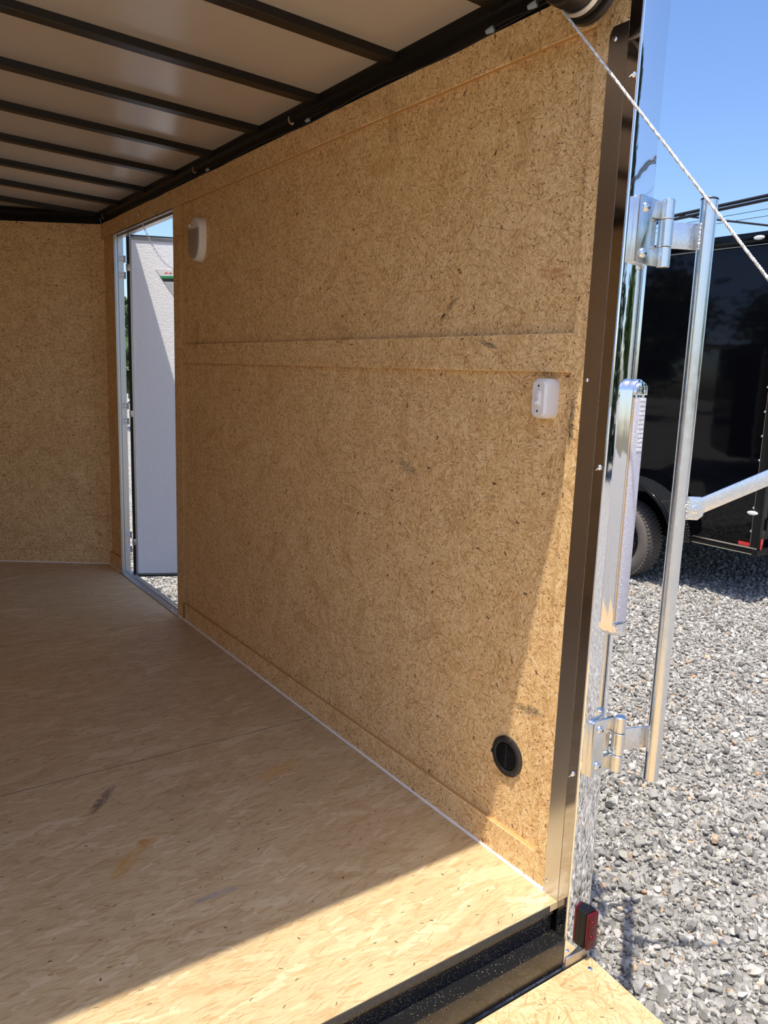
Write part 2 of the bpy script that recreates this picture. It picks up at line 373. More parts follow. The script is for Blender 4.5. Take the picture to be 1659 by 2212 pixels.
fl = struct('floor', (-1, 1.7, 0), 'pale strand-board trailer floor laid in wide sheets', 'floor')
seams = [0.0, 1.124, 2.357, 3.56]
apexY = YC+1.015*(.546/.838)
for a, b in zip(seams[:-1], seams[1:]):
    MB().box(XL, .004, a+(.0018 if a else 0), b-.0018, -.018, 0).build('floor_sheet', 'osb_floor', fl)
MB().prism([(XL, 3.5612), (.0, 3.5612), (-1.015, apexY+.01)], (0, 0, -.018), (1, 0, 0), (0, 1, 0), (0, 0, .018)).build('floor_sheet', 'osb_floor', fl)
for y in seams[1:-1]: MB().box(XL, .0, y-.0018, y+.0018, -.018, -.0006).build('seam_shade', 'edge_paint', fl)  # dark strip in each joint, standing in for shade down the open gap
MB().box(XL-.05, .05, .02, 3.6, -.10, -.0185).build('subframe', 'black_steel', fl)
MB().box(XL, -.026, -.0012, -.0001, -.0182, -.0016).build('painted_edge', 'edge_paint', fl)
for (x, y) in ((-.355, 1.135), (-.615, .735), (-.93, 1.30), (-.62, 2.30), (-.30, 2.32), (-1.0, .42), (-.42, .62)):
    MB().dome((x, y, -.0005), (0, 0, 1), .0045, .0012, 10).build('floor_screw', 'screw', fl)

wr = struct('wall_right', (0, 1.75, 0), 'tan strand-board side wall with raised battens and an open doorway', 'wall')
def slab(x0, x1, y0, y1, z0, z1, name, mat='osb_wall', bev=.0012):
    o = MB().box(x0, x1, y0, y1, z0, z1).build(name, mat, wr, bevel=bev, bseg=1)
    if name == 'batten':                                     # sawn edges coloured darker than the faces, painting in the ledges' shade
        o.data.materials.append(M['osb_edge_shaded'])
        for f in o.data.polygons:
            if abs(f.normal.x) < .5: f.material_index = 1
    return o
slab(PANEL, PANEL+.009, 0.0, YD0-.0, 0, 1.232, 'wall_panel', bev=0)
slab(PANEL, PANEL+.009, 0.0, YD0-.0, 1.2325, HT, 'wall_panel', bev=0)
slab(PANEL, PANEL+.009, YD1, YC, 0, HT, 'wall_panel', bev=0)
slab(PANEL, PANEL+.009, YD0, YD1, ZD, HT, 'wall_panel', bev=0)
slab(0, PANEL, .080, YC, 1.853, HT, 'batten')               # along the top
slab(0, PANEL, .080, 2.333, 1.187, 1.268, 'batten')         # belt
slab(0, PANEL, .080, 2.345, 0, .080, 'batten')              # along the floor
slab(0, PANEL, -.012, .0795, 0, HT, 'batten')               # upright at the rear
slab(0, PANEL, 2.3335, YD0, .0, 1.8525, 'batten')           # upright beside the doorway
slab(0, PANEL, YD1, YC, 0, .080, 'batten')
slab(0, PANEL, YD1, YD1+.012, .0805, 1.8525, 'batten')
SK = .052
MB().box(.046, SK, .06, YD0, -.15, 2.02).build('outer_skin', 'black_gloss', wr)
MB().box(.046, SK, YD1, YC+.03, -.15, 2.02).build('outer_skin', 'black_gloss', wr)
MB().box(.046, SK, YD0, YD1, ZD+.005, 2.02).build('outer_skin', 'black_gloss', wr)
MB().box(.046, SK, YD0, YD1, -.15, -.02).build('outer_skin', 'black_gloss', wr)
for y in [.45+.4*k for k in range(8)]:
    if not (YD0-.05 < y < YD1+.02): MB().box(.0195, .046, y, y+.04, 0, HT).build('wall_stud', 'black_steel', wr)
MB().box(.0195, .046, YD0-.03, YD0, -.02, HT).build('wall_stud', 'black_steel', wr)
MB().box(.0195, .046, YD1, YD1+.03, -.02, HT).build('wall_stud', 'black_steel', wr)
# bead of sealant along the floor
def bead(path, name='caulk_bead', par=wr, r=.0042):
    pts = []
    for a, b in zip(path[:-1], path[1:]):
        a, b = Vector(a), Vector(b); k = max(2, int((b-a).length/.02))
        pts += [a.lerp(b, i/k) for i in range(k)]
    pts.append(Vector(path[-1]))
    rs = [r*random.uniform(.85, 1.2) for _ in pts]
    for i, p in enumerate(pts):
        if p.y < .2: rs[i] *= random.uniform(1.0, 1.75)
    return MB().tube(pts, rs, 8).build(name, 'caulk', par)
bead([(-.001, .045, .001), (-.001, YD0-.01, .001)])
bead([(-.001, YD1+.01, .001), (-.001, YC-.005, .001)])

# nose walls
def nose(name, lab, mirror):
    wf = struct(name, (-.5 if not mirror else -1.5, 3.9, 0), lab, 'wall')
    P0 = Vector((0, YC, 0)); L = 1.015/.838
    def X(p): return p if not mirror else Vector((-2.03-p.x, p.y, p.z))
    def piece(a0, a1, z0, z1, d0, d1, nm, mat='osb_front', bev=.001):
        m = MB(); vs = []
        for z in (z0, z1):
            for a, d in ((a0, d0), (a1, d0), (a1, d1), (a0, d1)): vs.append(X(P0+VD*a+VN*d+Vector((0, 0, z))))
        m.add(vs, [(0,1,2,3),(4,5,6,7),(0,1,5,4),(1,2,6,5),(2,3,7,6),(3,0,4,7)])
        o = m.build(nm, mat, wf, bevel=bev, bseg=1)
        if nm == 'batten':
            o.data.materials.append(M['osb_edge_shaded'])
            for f in o.data.polygons:
                if abs(f.normal.z) > .5: f.material_index = 1
        return o
    piece(-.03, L, 0, HT, .006, .015, 'wall_panel', bev=0)
    piece(-.018, .060, 0, HT, 0, .006, 'batten')
    piece(.0605, L, 0, .078, 0, .006, 'batten')
    piece(.0, L+.03, -.15, 2.02, .045, .051, 'outer_skin', 'black_gloss', 0)
    if not mirror: bead([P0+VD*.005-VN*.001+Vector((0, 0, .001)), P0+VD*L-VN*.001+Vector((0, 0, .001))], 'caulk_bead', wf)
nose('wall_front', 'tan strand-board angled nose wall beyond the side doorway', False)
nose('wall_front_left', 'far half of the angled strand-board nose wall', True)
wl = struct('wall_left', (XL, 1.75, 0), 'strand-board side wall facing the switch wall', 'wall')
MB().box(XL-.02, XL-PANEL, 0, YC, 0, HT).build('wall_panel', 'osb_wall', wl)
for (a, b, c, d) in ((0, YC, 0, .08), (0, YC, 1.187, 1.268), (0, YC, 1.853, HT)): MB().box(XL-PANEL, XL, a, b, c, d).build('batten', 'osb_wall', wl)
MB().box(XL-.056, XL-.05, 0, YC+.03, -.15, 2.02).build('outer_skin', 'black_gloss', wl)

# ceiling
SL = .0326
def zr(x, base): return base+SL*(1.0-abs(x+1.015)) if False else base-SL*(abs(min(x, -.03)+.03) if x > -1.015 else abs(-2.0-max(min(x, -.03), -2.0)))*-1
ce = struct('ceiling', (-1, 1.75, 1.95), 'taupe metal ceiling sheet carried on black steel roof bows', 'ceiling')
xs = [.046, -.03, -.2, -.4, -.6, -.8, -1.015, -1.23, -1.43, -1.63, -1.83, -2.0, XL-.05]
ZC, ZB = 1.992, 1.970
m = MB(); vs = []; fs = []
for i, x in enumerate(xs):
    z = zr(x, ZC); vs += [(x, -.06, z), (x, 4.25, z), (x, -.06, z+.012), (x, 4.25, z+.012)]
for i in range(len(xs)-1):
    a = 4*i; b = a+4; fs += [(a, b, b+1, a+1), (a+2, a+3, b+3, b+2), (a, a+2, b+2, b), (a+1, b+1, b+3, a+3)]
fs += [(0, 1, 3, 2), (4*len(xs)-4, 4*len(xs)-2, 4*len(xs)-1, 4*len(xs)-3)]
m.add(vs, fs).build('ceiling_sheet', 'ceiling', ce)
bowx = [-.012]+xs[1:-1]+[XL+.012]
for k in range(-1, 8):
    y1 = .779+.4025*k; y0 = y1-.042; m = MB(); vs = []; fs = []
    for x in bowx:
        zb, zt = zr(x, ZB), zr(x, ZC)+.001; vs += [(x, y0, zb), (x, y1, zb), (x, y1, zt), (x, y0, zt)]
    n = len(bowx)
    for i in range(n-1):
        a = 4*i; b = a+4; fs += [(a, a+1, b+1, b), (a+1, a+2, b+2, b+1), (a+2, a+3, b+3, b+2), (a+3, a, b, b+3)]
    fs += [(0, 3, 2, 1), (4*n-4, 4*n-3, 4*n-2, 4*n-1)]
    m.add(vs, fs).build('roof_bow', 'bow', ce, bevel=.002, bseg=1)
MB().prism([(0.003, HT), (.003, 1.962), (-.012, 1.967), (-.012, ZC+.001), (.045, ZC+.001), (.045, HT)], (0, -.01, 0), (1, 0, 0), (0, 0, 1), (0, YC+.01, 0)).build('side_rail', 'black_steel', ce, bevel=.001, bseg=1)
MB().prism([(XL-.003, HT), (XL-.003, ZC+.001), (XL-.045, ZC+.001), (XL-.045, HT)], (0, -.01, 0), (1, 0, 0), (0, 0, 1), (0, YC+.01, 0)).build('side_rail', 'black_steel', ce)
for mir in (False, True):
    P0 = Vector((0, YC, 0)); X = (lambda p: p) if not mir else (lambda p: Vector((-2.03-p.x, p.y, p.z)))
    m = MB(); vs = [X(P0+VD*a+VN*d+Vector((0, 0, z))) for z in (HT, 2.03) for a, d in ((0, .004), (1.22, .004), (1.22, .044), (0, .044))]
    m.add(vs, [(0,1,2,3),(4,5,6,7),(0,1,5,4),(1,2,6,5),(2,3,7,6),(3,0,4,7)]).build('nose_rail', 'black_steel', ce)
    m = MB(); vs = [X(P0+VD*a+VN*d+Vector((0, 0, z))) for z in (HT+.035, HT+.050) for a, d in ((.02, -.03), (.55, -.02), (.55, .02), (.02, .02))]
    m.add(vs, [(0,1,2,3),(4,5,6,7),(0,1,5,4),(1,2,6,5),(2,3,7,6),(3,0,4,7)]).build('nose_gusset', 'bow', ce)
m = MB(); m.prism([(-2.10, 2.006), (-2.0, 2.008), (-1.63, 2.020), (-1.015, 2.038), (-.4, 2.020), (-.03, 2.008), (.052, 2.006), (.052, 2.03), (-.4, 2.055), (-1.015, 2.068), (-1.63, 2.055), (-2.10, 2.03)], (0, -.06, .003), (1, 0, 0), (0, 0, 1), (0, 4.35, 0)).build('roof_skin', 'black_gloss', ce)
MB().box(-2.08, .052, -.096, -.0, 1.995, 2.07).build('rear_header', 'black_steel', ce)

# rear sill beam and ramp
sb = thing('rear_sill_beam', (-1.0, 0, -.15), 'black painted steel sill beam at the rear edge of the floor, flecked with sawdust', 'beam')
MB().box(-2.06, .001, -.030, .070, -.150, -.078).build('beam_box', 'black_sill', sb, bevel=.004)
MB().box(-2.06, -.006, .012, .020, -.0779, -.0182).build('riser', 'black_sill', sb)
MB().box(-2.06, -.010, .004, .012, -.030, -.0182).build('lip', 'black_sill', sb)

RT = .10
rd = Vector((0, -1, -RT)).normalized(); rn = Vector((0, -RT, 1)).normalized()
H0 = Vector((0, -.036, -.152))
rp = thing('loading_ramp', (-1.0, -.9, -.35), 'pale strand-board loading ramp let down behind the black sill', 'ramp')
def ramp_piece(x0, x1, a0, a1, d0, d1, nm, mat, bev=.0012, par=None):
    m = MB(); vs = [H0+Vector((x, 0, 0))+rd*a+rn*d for d in (d0, d1) for x, a in ((x0, a0), (x1, a0), (x1, a1), (x0, a1))]
    m.add(vs, [(0,1,2,3),(4,5,6,7),(0,1,5,4),(1,2,6,5),(2,3,7,6),(3,0,4,7)])
    return m.build(nm, mat, rp, bevel=bev, bseg=1)
ramp_piece(-2.11, .0835, .0, 1.83, -.012, 0, 'deck', 'osb_ramp')
ramp_piece(-2.10, .078, .004, 1.82, -.045, -.0125, 'frame', 'black_steel')
ramp_piece(-2.11, .083, 1.835, 2.28, -.02, -.004, 'flap', 'osb_ramp')
for x in (.055, -.40, -.85): 
    p = H0+Vector((x, 0, 0))+rd*.027+rn*-.0003
    MB().dome(p, rn, .006, .002, 10).build('deck_screw', 'screw', rp)
MB().tube([(-2.0, -.033, -.165), (.06, -.033, -.165)], .009, 10).build('hinge_rod', 'black_steel', rp)
MB().box(.0985-.02, .083, -1.80, -1.74, -.345, -.318).build('cable_bracket', 'zinc', rp)

# ------------------------------------------------------------------ corner post
cp = thing('corner_post', (.05, -.0, -.145), 'mirror-polished stainless corner post with a brushed inner trim at the rear opening', 'corner post')
face = [(.0035+.0795*k/16, -.030+(.0795*k/16)**2/.80) for k in range(17)]                    # gently bowed rear face
ex, ey = face[-1]; t0 = math.atan2(2*.0795/.80, 1); rr = .017/math.cos(t0)
arc = [(ex+rr*(math.sin(a)-math.sin(t0)), ey+rr*(math.cos(t0)-math.cos(a))) for a in [t0+(PI/2-t0)*k/10 for k in range(1, 11)]]
prof = [(.0012, .0005), (.0012, -.027)]+face+arc+[(arc[-1][0], .055), (.053, .055), (.053, .0005)]
MB().prism(prof, (0, 0, -.140), (1, 0, 0), (0, 1, 0), (0, 0, 2.14)).build('post_face', 'chrome', cp)
MB().box(-.0012, .0010, -.0275, -.0005, -.088, 1.93).build('inner_return', 'return', cp, bevel=.0006, bseg=1)
MB().prism([(.044, 0), (.0, 0), (.0, 1.836), (.036, 1.836), (.044, 1.822)], (-.0018, 0, 0), (0, 1, 0), (0, 0, 1), (.0018, 0, 0)).build('inner_trim', 'brushed', cp)
MB().box(.004, .085, -.0335, -.0305, -.160, -.128).build('foot_plate', 'aluminium', cp, bevel=.001, bseg=1)
for (y, z, r) in ((.031, 1.813, .0052), (.0335, 1.172, .004), (.034, .033, .004)):
    MB().dome((-.0018, y, z), (-1, 0, 0), r, .003).build('trim_screw', 'screw', cp)
for (y, z) in ((-.019, 1.737), (-.016, .998), (-.012, .321)):
    mb = MB().dome((-.0012, y, z), (-1, 0, 0), .0065, .0055).tube([(-.004, y-.002, z), (-.011, y+.001, z-.006)], [.002, .0008], 6)
    mb.build('self_tapper', 'screw', cp)

# LED lamp bar on the post
def stadium(x0, x1, z0, z1, n=10, k=1.0):
    r = (x1-x0)/2; cx = (x0+x1)/2
    return [(cx+r*math.cos(a), z1-r*k+r*k*math.sin(a)) for a in [PI*i/n for i in range(n+1)]]+[(cx+r*math.cos(a), z0+r*k+r*k*math.sin(a)) for a in [PI+PI*i/n for i in range(n+1)]]
lb = thing('led_light_bar', (.069, -.03, .634), 'long clear vertical lamp bar with rounded ends on the polished corner post', 'lamp')
MB().prism(stadium(.0500, .0885, .634, 1.178, k=1.25), (0, -.0185, 0), (1, 0, 0), (0, 0, 1), (0, -.025, 0)).build('base', 'chrome', lb, bevel=.002)
MB().box(.0545, .0865, -.0505, -.0435, .668, 1.142).build('lens', 'led_lens', lb, bevel=.003)
MB().box(.0534, .0546, -.0446, -.0432, .668, 1.142).build('amber_strip', 'amber', lb)
for zc, sg in ((1.146, 1), (.664, -1)):
    poly = [(.0530, 0), (.0872, 0)]+[(.0701+.0171*math.cos(a), .006+.021*math.sin(a)) for a in [PI*i/10 for i in range(11)]]
    mb = MB().prism(poly, (0, -.0432, zc), (1, 0, 0), (0, 0, sg), (0, -.0075, 0)); e = mb.build('end_cap', 'chrome', lb, bevel=.0015)
    mm = MB()
    for q in range(5): mm.box(.074, .085, -.0516, -.0500, zc+sg*(.004+.0035*q)-.0007, zc+sg*(.004+.0035*q)+.0007)
    for q in range(2):
        for r in range(2): mm.box(.056+.007*q, .0615+.007*q, -.0516, -.0500, zc+sg*(.007+.008*r)-.003, zc+sg*(.007+.008*r)+.003)
    sub('embossing', mm.mesh('embossing', 'chrome', bevel=.0004), e)
mm = MB()
for q in range(12):
    for r in range(3): mm.box(.0665+.006*r, .0705+.006*r, -.0516, -.0503, 1.134-.0092*q, 1.1405-.0092*q)
mm.build('led_cells', 'clear_lamp', lb)
for q in range(26): MB().dome((.0585, -.0503, .685+.0165*q), (0, -1, 0), .0013, .0008, 8).build('led_dot', 'clear_lamp', lb)

# bar lock: two hinges, pole, handle strap
PX, PY, PR = .190, -.078, .0165
bl = thing('bar_lock', (PX, PY, .285), 'galvanised door bar swung out on two bracket hinges beside the corner post', 'door bar')
BX, BY, BR = .1045, -.0455, .0125
for zb in (1.400, .316):
    z0, z1, ca, cb = zb, zb+.125, zb+.037, zb+.090
    poly = [(.022, z0+.004), (.026, z0), (.098, z0), (.098, ca), (.068, ca), (.068, cb), (.098, cb), (.098, z1-.001), (.078, z1), (.034, z1+.004), (.026, z1+.002), (.022, z1-.004)]
    pt = MB().prism(poly, (0, -.0285, 0), (1, 0, 0), (0, 0, 1), (0, -.0085, 0)).build('hinge_plate', 'zinc', bl, bevel=.0018)
    MB().box(.060, .092, -.0306, -.0180, ca-.002, cb+.002).build('notch_shade_plate', 'zinc', bl)  # plate added behind the notch so it reads as a shaded recess
    fl_ = MB().prism([(.0215, z0+.002), (.0250, z0+.002), (.0250, z1), (.0215, z1)], (0, -.0305, 0), (1, 0, 0), (0, 0, 1), (0, -.012, 0)).mesh('plate_lip', 'zinc', bevel=.001)
    sub('plate_lip', fl_, pt)
    for a, b in ((z0-.002, ca), (cb, z1+.002)):
        MB().lathe([(.0001, a), (BR-.0015, a), (BR, a+.0015), (BR, b-.0015), (BR-.0015, b), (.0001, b)], (BX, BY, 0), (0, 0, 1), 24).build('knuckle', 'zinc', bl)
    MB().lathe([(.0001, ca+.001), (BR-.001, ca+.001), (BR, ca+.002), (BR, cb-.002), (BR-.001, cb-.001), (.0001, cb-.001)], (BX+.0005, BY-.0005, 0), (0, 0, 1), 24).build('arm_knuckle', 'zinc', bl)
    d = Vector((PX-BX, PY-BY, 0)).normalized(); nn = Vector((d.y, -d.x, 0))
    poly = [(-.004, ca+.001), (.104, ca+.003), (.120, ca-.004), (.124, cb-.004), (.118, cb+.001), (-.004, cb-.001)]
    arm = MB().prism(poly, (BX+nn.x*-.004+nn.x*.0, BY-nn.y*.004+.010, 0), d, (0, 0, 1), -nn*.005).build('hinge_arm', 'galv', bl, bevel=.001)
    for sx in (-1, 1):
        MB().tube([(PX+sx*PR*.93, PY+.004, ca+.002+.002*k) for k in range(26)], [.0032*random.uniform(.75, 1.25) for _ in range(26)], 7).build('weld_bead', 'weld', bl)
    for (x, z) in ((.0465, z1-.019), (.0475, z0+.021)):
        b = MB().dome((x, -.0368, z), (0, -1, 0), .0098, .0065, 20).build('hinge_bolt', 'screw', bl)
        sub('bolt_socket', MB().lathe([(.0001, .0064), (.003, .0066), (.0034, .0052), (.0046, .0055)], (x+.003, -.0368, z-.001), (.15, -1, 0), 6).mesh('bolt_socket', 'dark_screw'), b)
MB().lathe([(PR-.0025, 1.20), (PR-.0025, 1.537), (PR, 1.537), (PR, .285), (PR-.0025, .285), (PR-.0025, .60)], (PX, PY, 0), (0, 0, 1), 32).build('pole', 'zinc', bl)
MB().lathe([(PR+.0006, 1.5365), (PR+.0006, 1.5335), (PR-.003, 1.5385), (PR-.003, 1.52)], (PX, PY, 0), (0, 0, 1), 32, closed=True).build('pole_rim', 'dark_screw', bl)
HU = Vector((.73, -.68, 0)).normalized(); HN = Vector((-HU.y, HU.x, 0))       # the handle swings out towards the ramp
poly = [(.004, .887), (.040, .887), (.0500, .8965), (.0530, .911), (.0505, .924), (.0440, .937), (.004, .937)]
MB().prism(poly, Vector((PX, PY, 0))-HN*.006, HU, (0, 0, 1), HN*.006).build('handle_tab', 'galv', bl, bevel=.0012)
MB().tube([Vector((PX, PY, .889+.002*k))+HU*(PR+.001)-HN*.004 for k in range(25)], [.0032*random.uniform(.75, 1.25) for _ in range(25)], 7).build('weld_bead', 'weld', bl)
hs_ = (HU*.885+Vector((0, 0, .465))).normalized(); hn_ = (Vector((0, 0, .885))-HU*.465).normalized()
poly = [(-.014, -.010), (-.008, -.016), (.300, -.016), (.308, -.009), (.308, .009), (.300, .016), (-.008, .016), (-.014, .010)]
MB().prism(poly, Vector((PX, PY, .910))+HU*.033+HN*.0005, hs_, hn_, HN*.006).build('handle_strap', 'galv', bl, bevel=.0015)
rv = MB().lathe([(.0001, .006), (.0045, .006), (.0050, .004), (.0058, .0052), (.0085, .0045), (.0092, 0)], Vector((PX, PY, .910))+HU*.033-HN*.006, -HN, 20).build('handle_rivet', 'screw', bl)

# red marker lamp
tl = thing('marker_lamp', (.07, -.03, -.13), 'small black-bodied red marker lamp at the foot of the polished post', 'lamp')
MB().prism([(.054, -.122), (.089, -.122), (.089, -.030), (.054, -.030)], (0, -.0185, 0), (1, 0, 0), (0, 0, 1), (0, -.0220, 0)).build('base', 'black_steel', tl, bevel=.004)
MB().prism([(.0552, -.1208), (.0878, -.1208), (.0878, -.0312), (.0552, -.0312)], (0, -.0403, 0), (1, 0, 0), (0, 0, 1), (0, -.009, 0)).build('lens', 'red_lens', tl, bevel=.0035)
for zz in (-.056, -.094):
    MB().dome((.0702, -.0491, zz), (0, -1, 0), .0085, .0035, 16).build('lens_eye', 'red_lens', tl)

# ------------------------------------------------------------------ small fittings on the switch wall
li = thing('wall_light', (.0, 2.137, 1.60), 'white plastic interior lamp with grey lens high beside the doorway', 'lamp')
def light_prof(w, h, n=14):
    """outline (y, z): broad rounded head, sides tapering to a rounded foot"""
    out = []
    for i in range(n+1): a = PI*i/n; out.append((w*math.cos(a), h-.045+.045*math.sin(a)))
    for i in range(n+1): a = PI+PI*i/n; out.append((w*math.cos(a), .075+.075*math.sin(a)))
    return out
def loft(rings, cap=True):
    m = MB(); n = len(rings[0]); vs = [p for r in rings for p in r]
    f = [(i*n+k, i*n+(k+1) % n, (i+1)*n+(k+1) % n, (i+1)*n+k) for i in range(len(rings)-1) for k in range(n)]
    if cap: f += [tuple(range(n))[::-1], tuple((len(rings)-1)*n+k for k in range(n))]
    return m.add(vs, f)
LW = .060; LP = light_prof(LW, .176); LY, LZ = 2.137, 1.600
def lring(x, s, dz=0): return [(x, LY+a*s, LZ+.092+(b-.092)*s+dz) for a, b in LP]
loft([lring(PANEL, 1.0), lring(-.006, .99), lring(-.013, .955), lring(-.0165, .88), lring(-.018, .6)]).build('housing', 'white_plastic', li)
lens = [(-LW*.90, .128)]+[(a*.90, .010+b*.93) for a, b in LP if b <= .080]+[(LW*.90, .128)]
MB().prism([(LY+a, LZ+b) for a, b in lens], (-.012, 0, 0), (0, 1, 0), (0, 0, 1), (-.0080, 0, 0)).build('lens', 'lens_grey', li, bevel=.001)
MB().box(-.021, -.010, LY+.040, LY+.049, LZ+.138, LZ+.150).build('rocker', 'white_plastic', li, bevel=.001)

sw = thing('light_switch', (0, .14, 1.09), 'white plastic toggle switch with rounded cover near the corner post', 'switch')
def rrect(cy, cz, hw, hh, r, n=6):
    return [(cy+sx*(hw-r)+r*math.cos(a0+PI/2*i/n), cz+sz*(hh-r)+r*math.sin(a0+PI/2*i/n)) for sx, sz, a0 in ((1, 1, 0), (-1, 1, PI/2), (-1, -1, PI), (1, -1, 1.5*PI)) for i in range(n+1)]
SY, SZ = .1440, 1.130
def sring(x, hw, hh, r): return [(x, a, b) for a, b in rrect(SY, SZ, hw, hh, r)]
loft([sring(PANEL, .0230, .0430, .014), sring(-.014, .0230, .0430, .014), sring(-.019, .0225, .0410, .013), sring(-.0195, .0195, .0385, .011), sring(-.0235, .0190, .0375, .010), sring(-.0255, .0170, .0355, .009)]).build('cover', 'white_plastic', sw)
MB().box(-.0290, -.0250, SY-.0058, SY+.0058, SZ-.0155, SZ+.0165).build('toggle_frame', 'white_plastic', sw, bevel=.0006)
MB().prism([(-.029, -.004), (-.037, -.009), (-.038, -.0125), (-.029, -.011), (-.0285, .010), (-.0305, .010)], (0, SY-.0042, SZ), (1, 0, 0), (0, 0, 1), (0, .0084, 0)).build('toggle', 'white_plastic', sw)
for zz in (.0270, -.0270): MB().dome((-.0255, SY, SZ+zz), (-1, 0, 0), .0026, .0012, 12).build('switch_screw', 'dark_screw', sw)

VY, VZ, VR = .2015, .263, .050
ve = thing('wall_vent', (0, VY, VZ-VR), 'round black louvred vent low on the strand-board wall', 'vent')
MB().lathe([(VR-.015, .000), (VR-.0145, .007), (VR-.012, .0085), (VR-.003, .0075), (VR, .005), (VR, 0)], (PANEL, VY, VZ), (-1, 0, 0), 48).build('flange', 'black_plastic', ve)
MB().lathe([(.0001, -.0), (VR-.0145, -.0)], (PANEL-.0004, VY, VZ), (-1, 0, 0), 40).build('backing', 'black_matte', ve)
for k in range(-6, 7):
    z = VZ+k*.0052; hw = math.sqrt(max(0, (VR-.0148)**2-(z-VZ)**2))
    if hw > .006: MB().add([(PANEL-.0008, VY-hw, z-.0012), (PANEL-.0008, VY+hw, z-.0012), (PANEL-.0062, VY+hw, z+.0016), (PANEL-.0062, VY-hw, z+.0016), (PANEL-.0008, VY-hw, z), (PANEL-.0008, VY+hw, z), (PANEL-.0062, VY+hw, z+.0026), (PANEL-.0062, VY-hw, z+.0026)],
                       [(0,1,2,3),(4,5,6,7),(0,1,5,4),(1,2,6,5),(2,3,7,6),(3,0,4,7)]).build('louvre', 'black_plastic', ve)
MB().box(PANEL-.007, PANEL-.0008, VY-.0008, VY+.0008, VZ-.028, VZ+.028).build('divider', 'black_plastic', ve)
for a in (1.35, PI*1.02, 5.35):
    p = (PANEL-.0078, VY+math.cos(a)*(VR-.0055)*-1, VZ+math.sin(a)*(VR-.0055))
    MB().lathe([(.0062, -.004), (.0060, .0008), (.0044, .001), (.0042, .0032), (.0001, .0040)], p, (-1, 0, 0), 16).build('vent_screw', 'black_plastic', ve)

# wires, wire nuts and clips under the roof rail
for (x, y, z, lab) in ((-.006, 1.215, 1.936, 'pale blue wire nut under the roof rail between the doorway and the switch'),
                       (-.006, 2.015, 1.936, 'pale blue wire nut under the roof rail above the wall light'),
                       (-.006, .385, 1.936, 'pale blue wire nut under the roof rail, second from the cable drum'),
                       (-.016, .245, 1.938, 'pale blue wire nut under the roof rail right beside the cable drum')):
    o = thing('wire_nut', (x, y, z), lab, 'wire nut', 'wire nuts along the roof rail')
    big = .85 if y > 1 else 1.05
    MB().lathe([(.0001, -.010*big), (.0045*big, -.010*big), (.0058*big, -.004*big), (.0072*big, .008*big), (.0050*big, .010*big), (.0001, .0095*big)], (x, y, z), (.25, -.85, .15), 10).build('cap', 'wire_nut', o)
    MB().tube([(x, y-.008, z+.002), (x+.002, y-.05, z+.006), (x+.004, y-.12, z+.004)], .0018, 6).build('lead', 'wire', o)
for (y, lab) in ((1.330, 'bent brass wire clip on the roof rail nearest the switch'), (2.155, 'bent brass wire clip on the roof rail above the wall light'), (3.470, 'bent brass wire clip in the corner above the doorway')):
    o = thing('wire_clip', (-.006, y, 1.95), lab, 'clip', 'wire clips along the roof rail')
    MB().tube([(-.006, y, 1.985), (-.008, y, 1.972)], .0022, 6).build('stud', 'screw', o)
    MB().tube([(-.010, y, 1.972), (-.012, y-.004, 1.962), (-.013, y-.012, 1.950), (-.010, y-.022, 1.944), (-.008, y-.028, 1.948)], [.003, .0042, .004, .003, .002], 8).build('hook', 'brass' if 'brass' in M else 'silver_line', o)
tag(MB().tube([(.0, y, 1.934+.006*math.sin(y*9)) for y in [.2+.05*k for k in range(66)]], .0022, 6).build('wire_run', 'wire'), 'thin black wire clipped along the roof rail above the wall', 'wire')

# cable drum and counterbalance spring above the opening
DX0, DX1, DY, DZ = -.135, -.052, .052, 1.900
dr = thing('cable_drum', (-.09, DY, DZ-.07), 'dark grooved cable drum under the roof at the top rear corner', 'cable drum')
pf = [(.0001, DX0-.004), (.030, DX0-.004), (.040, DX0), (.052, DX0+.003), (.054, DX0+.008)]
for k in range(9):
    x = DX0+.010+k*.0055; pf += [(.0545, x), (.0525, x+.00275)]
pf += [(.056, DX0+.060), (.060, DX0+.064), (.060, DX0+.068), (.056, DX0+.070), (.056, DX0+.073), (.067, DX0+.075), (.069, DX1-.002), (.069, DX1+.002), (.0001, DX1+.002)]
MB().lathe([(r, h) for r, h in pf], (0, DY, DZ), (1, 0, 0), 56).build('drum', 'drum', dr)
for k, (x, r) in enumerate(((DX0+.052, .0565), (DX0+.057, .0575))):
    MB().lathe([(r+.003*math.cos(a), x+.003*math.sin(a)) for a in [2*PI*i/8 for i in range(8)]], (0, DY, DZ), (1, 0, 0), 56, closed=True).build('cable_turn', 'rope', dr)
pts = []
for i in range(30*14+1):
    a = 2*PI*i/14; x = DX0-.012-.0078*(i/14); pts.append((x, DY+.027*math.cos(a), DZ+.027*math.sin(a)))
MB().tube(pts, .0034, 6).build('spring_coil', 'galv', dr)
MB().tube([(-2.02, DY, DZ), (.0, DY, DZ)], .0125, 12).build('shaft', 'galv', dr)

CA, CB = Vector((DX0+.030, DY+.020, DZ-.052)), Vector((.081, -1.77, -.318))
cabl = thing('ramp_cable', CB, 'thin twisted white cable running from the drum out past the door bar', 'cable')
L = (CB-CA).length; t = (CB-CA).normalized(); a_ = t.cross(Vector((0, 0, 1))).normalized(); b_ = t.cross(a_)
for s3 in range(3):
    n = 700; pts = [CA+t*(L*i/n)+(a_*math.cos(2*PI*i/n*L/.016+s3*2*PI/3)+b_*math.sin(2*PI*i/n*L/.016+s3*2*PI/3))*.0014 for i in range(n+1)]
    MB().tube(pts, .00165, 5).build('strand', 'rope', cabl)

